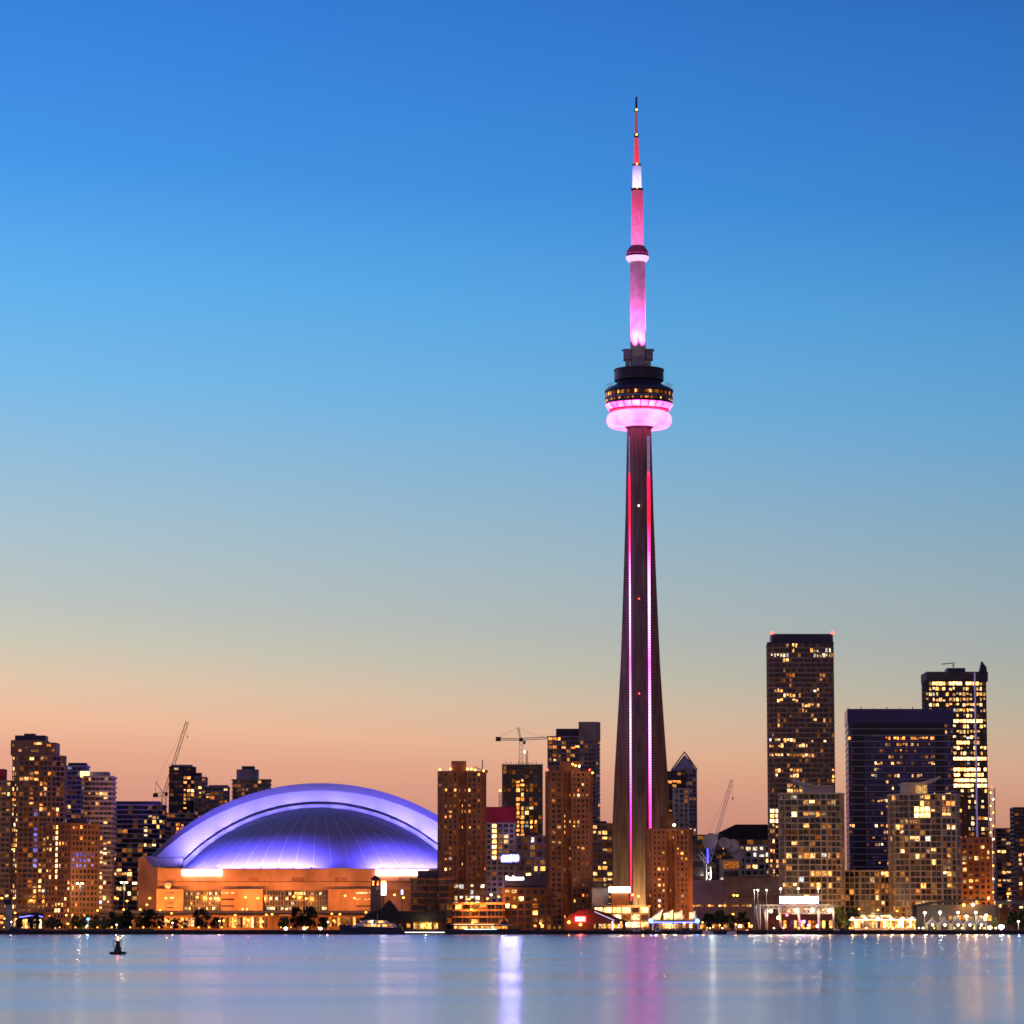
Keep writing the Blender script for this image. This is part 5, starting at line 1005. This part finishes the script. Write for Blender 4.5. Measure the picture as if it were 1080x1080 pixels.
def motorboat(x0, x1, lab, mk='hull', cab='white', bow=1, D=1694):
    t = thing('motor_boat', lab, 'boat', (X((x0 + x1) / 2), D, 0), 'small boats moored along the quay'); b = MB(); hull(b, X(x0), X(x1), D, Z(982.6), 3.2, bow, .5); b.build('hull', M[mk], t); w_ = x1 - x0
    b = MB(); b.loft([[(X(x), yy, Z(y)) for x, y in ((x0 + w_ * .25, 982.5), (x0 + w_ * .32, 979.2), (x0 + w_ * .66, 979.2), (x0 + w_ * .78, 982.5))] for yy in (D - 1.2, D + 1.2)]); b.build('cabin', M[cab], t)
    panes(t, x0 + w_ * .36, x0 + w_ * .64, 979.9, 981.5, 3, D - 1.3, ['g_dark', 'w_orange', 'g_brown', 'g_dark'], int(x0)); b = MB(); b.box(X(x0 + w_ * .3), X(x0 + w_ * .7), D - 1.4, D + 1.4, Z(979.1), Z(978.7)); b.build('canopy', M['navy'], t)
for x0, x1, lab, mk, cab, bow in ((688, 699, 'small white cabined boat moored under the western end of the blue edged terrace', 'hull', 'white', 1), (712, 735, 'largest dark cabin boat moored under the blue edged terrace', 'hull', 'navy', 1), (741, 752, 'small boat moored before the dark trees, next to the terrace', 'white', 'white', -1), (755, 764, 'small dark boat moored below the tallest dark tree', 'hull', 'dbrick', 1),
        (767, 777, 'small pale hulled boat moored near the low orange lamp', 'white', 'brown', 1), (781, 796, 'dark boat moored just west of the pavilion columns', 'hull', 'navy', -1), (810, 838, 'long dark boat moored in front of the pavilion columns', 'hull', 'navy', 1), (880, 897, 'blue canopied boat moored below the brown lit trees', 'hull', 'navy', -1),
        (560, 575, 'dark boat moored just east of the tour boat', 'hull', 'navy', -1), (664, 679, 'dark boat moored before the lit parking garage', 'hull', 'white', 1)): motorboat(x0, x1, lab, mk, cab, bow)
t = thing('sailing_boat', 'dark sailing boat with bare white mast at the western quay', 'sailing boat', (X(16), D, 0)); b = MB(); hull(b, X(6), X(27), D, Z(981), 4, 1, .6); b.build('hull', M['hull'], t); b = MB(); b.loft([[(X(x), yy, Z(y)) for x, y in ((10, 980.9), (12, 977.5), (21, 977.5), (23, 980.9))] for yy in (D - 1.4, D + 1.4)]); b.build('cabin', M['navy'], t); b = MB(); b.tube((X(12.5), D, Z(981)), (X(12.5), D, Z(971)), .16, .08); b.build('mast', M['white'], t); panes(t, 13, 20, 978.4, 979.8, 3, D - 1.5, ['g_dark', 'w_pale'], 2)
for i, (x0, x1) in enumerate(((738.5, 745), (751, 757.5), (763, 769), (778, 785), (789, 794))):
    D = 1722; t = thing('kiosk', '%s from the west of five small lit kiosks before the dark trees' % ORD[i], 'kiosk', (at((x0 + x1) / 2, 980, D).x, D, 2), 'lit kiosks on the quay')
    block(t, 'wall', x0, x1, 974.6, 981, D, 4, 'wood'); block(t, 'roof', x0 - .6, x1 + .6, 973.2, 974.5, D - 1.2, 5.6, 'roofd'); panes(t, x0 + .3, x1 - .3, 975.3, 978.4, 3, D - .05, ['w_gold', 'w_warm', 'w_orange', 'w_hot'], i + 60)
for i, x in enumerate((655, 678, 700, 722, 741, 759, 776, 790)):
    post_lamp('lamp_post', '%s from the west of eight short amber lamps on the central quay' % ORD[i], 'lamp post', x, 972.5 + (i * 3 % 4), 1716, 2, 'l_sod', SOD, 1500, .4, group='short amber lamps on the central quay')
D = 1693
# buoy
DB = CH * F / (1006.2 - 977); c = at(124.2, 1006.2, DB); kb = DB / F
t = thing('channel_buoy', 'dark channel buoy with red lamp floating in the open water', 'buoy', (c.x, DB, 0))
b = MB(); b.lathe([(8.2 * kb, -.4), (8.6 * kb, 0), (9.5 * kb, 2.9 * kb), (9.3 * kb, 3.1 * kb), (3, 3.2 * kb)] if False else [(7.6 * kb, -.3), (8.4 * kb, .02), (9.4 * kb, 2.7 * kb), (4.2 * kb, 3.2 * kb)], (c.x, DB), 24); b.build('float', M['dsteel'], t)
b = MB(); b.lathe([(4.4 * kb, 3.1 * kb), (3.4 * kb, 6 * kb), (2.3 * kb, 10 * kb), (2.2 * kb, 13.5 * kb), (2.5 * kb, 13.6 * kb), (2.5 * kb, 14.3 * kb), (.8 * kb, 14.5 * kb)], (c.x, DB), 16); b.build('body', M['dsteel'], t)
for sgn in (-1, 1):
    b = MB(); pr_ = None
    for dx, z in ((2.3, 13.8), (4.2, 14.1), (5.0, 13.2), (5.0, 10.8), (4.4, 8.2), (3.6, 6.2)):
        q = Vector((c.x + sgn * dx * kb, DB, z * kb))
        if pr_ is not None: b.tube(pr_, q, .05)
        pr_ = q
    b.build('guard_hoop', M['dsteel'], t)
b = MB(); b.lathe([(.9 * kb, 14.5 * kb), (1.0 * kb, 17.6 * kb), (.5 * kb, 18.6 * kb)], (c.x, DB), 10); b.build('lamp', em('buoy_lamp', (1, .12, .05), 16, True), t)
lamp('glow', 'POINT', (c.x, DB - .6, 17 * kb), 12, (1, .08, .04), t, .05)

t = thing('quay_railing', 'low dark railing along the edge of the eastern quay', 'railing', (at(860, 980, 1706).x, 1706, 2.2)); xa, xb = at(640, 980, 1706).x, at(1092, 980, 1706).x
for z in (2.75, 3.25): b = MB(); b.tube((xa, 1706, z), (xb, 1706, z), .05, n=4); b.build('rail', M['dsteel'], t)
for i in range(60): x = xa + (xb - xa) * i / 59; b = MB(); b.tube((x, 1706, 2.2), (x, 1706, 3.25), .06, n=4); b.build('post', M['dsteel'], t)
rnd = random.Random(77)
for i in range(36):                       # small lamps along the quay edge
    x = rnd.uniform(735, 880) if i < 14 else rnd.uniform(895, 1052); Dq = 1709 + rnd.uniform(0, 3); p = at(x, 980.5, Dq)
    t = thing('bollard_lamp', 'small bollard lamp in the scattered row along the eastern quay edge', 'lamp', (p.x, Dq, 2.0), 'bollard lamps along the eastern quay')
    b = MB(); b.tube((p.x, Dq, 2.0), (p.x, Dq, 2.9), .14); b.build('post', M['dsteel'], t); b = MB(); b.ball((p.x, Dq, 3.15), rnd.uniform(.2, .38)); b.build('lamp_head', M['l_sod' if i % 3 else 'l_white'], t)
for i in range(24):
    x = 3 + i * 14.6 + rnd.uniform(-4, 4); Dq = 1709 + rnd.uniform(0, 3); p = at(x, 980.5, Dq)
    t = thing('bollard_lamp', 'small amber bollard lamp in the scattered row along the western quay edge', 'lamp', (p.x, Dq, 2.0), 'bollard lamps along the western quay')
    b = MB(); b.tube((p.x, Dq, 2.0), (p.x, Dq, 3.2), .14); b.build('post', M['dsteel'], t); b = MB(); b.ball((p.x, Dq, 3.5), rnd.uniform(.18, .34)); b.build('lamp_head', M['l_sod'], t)
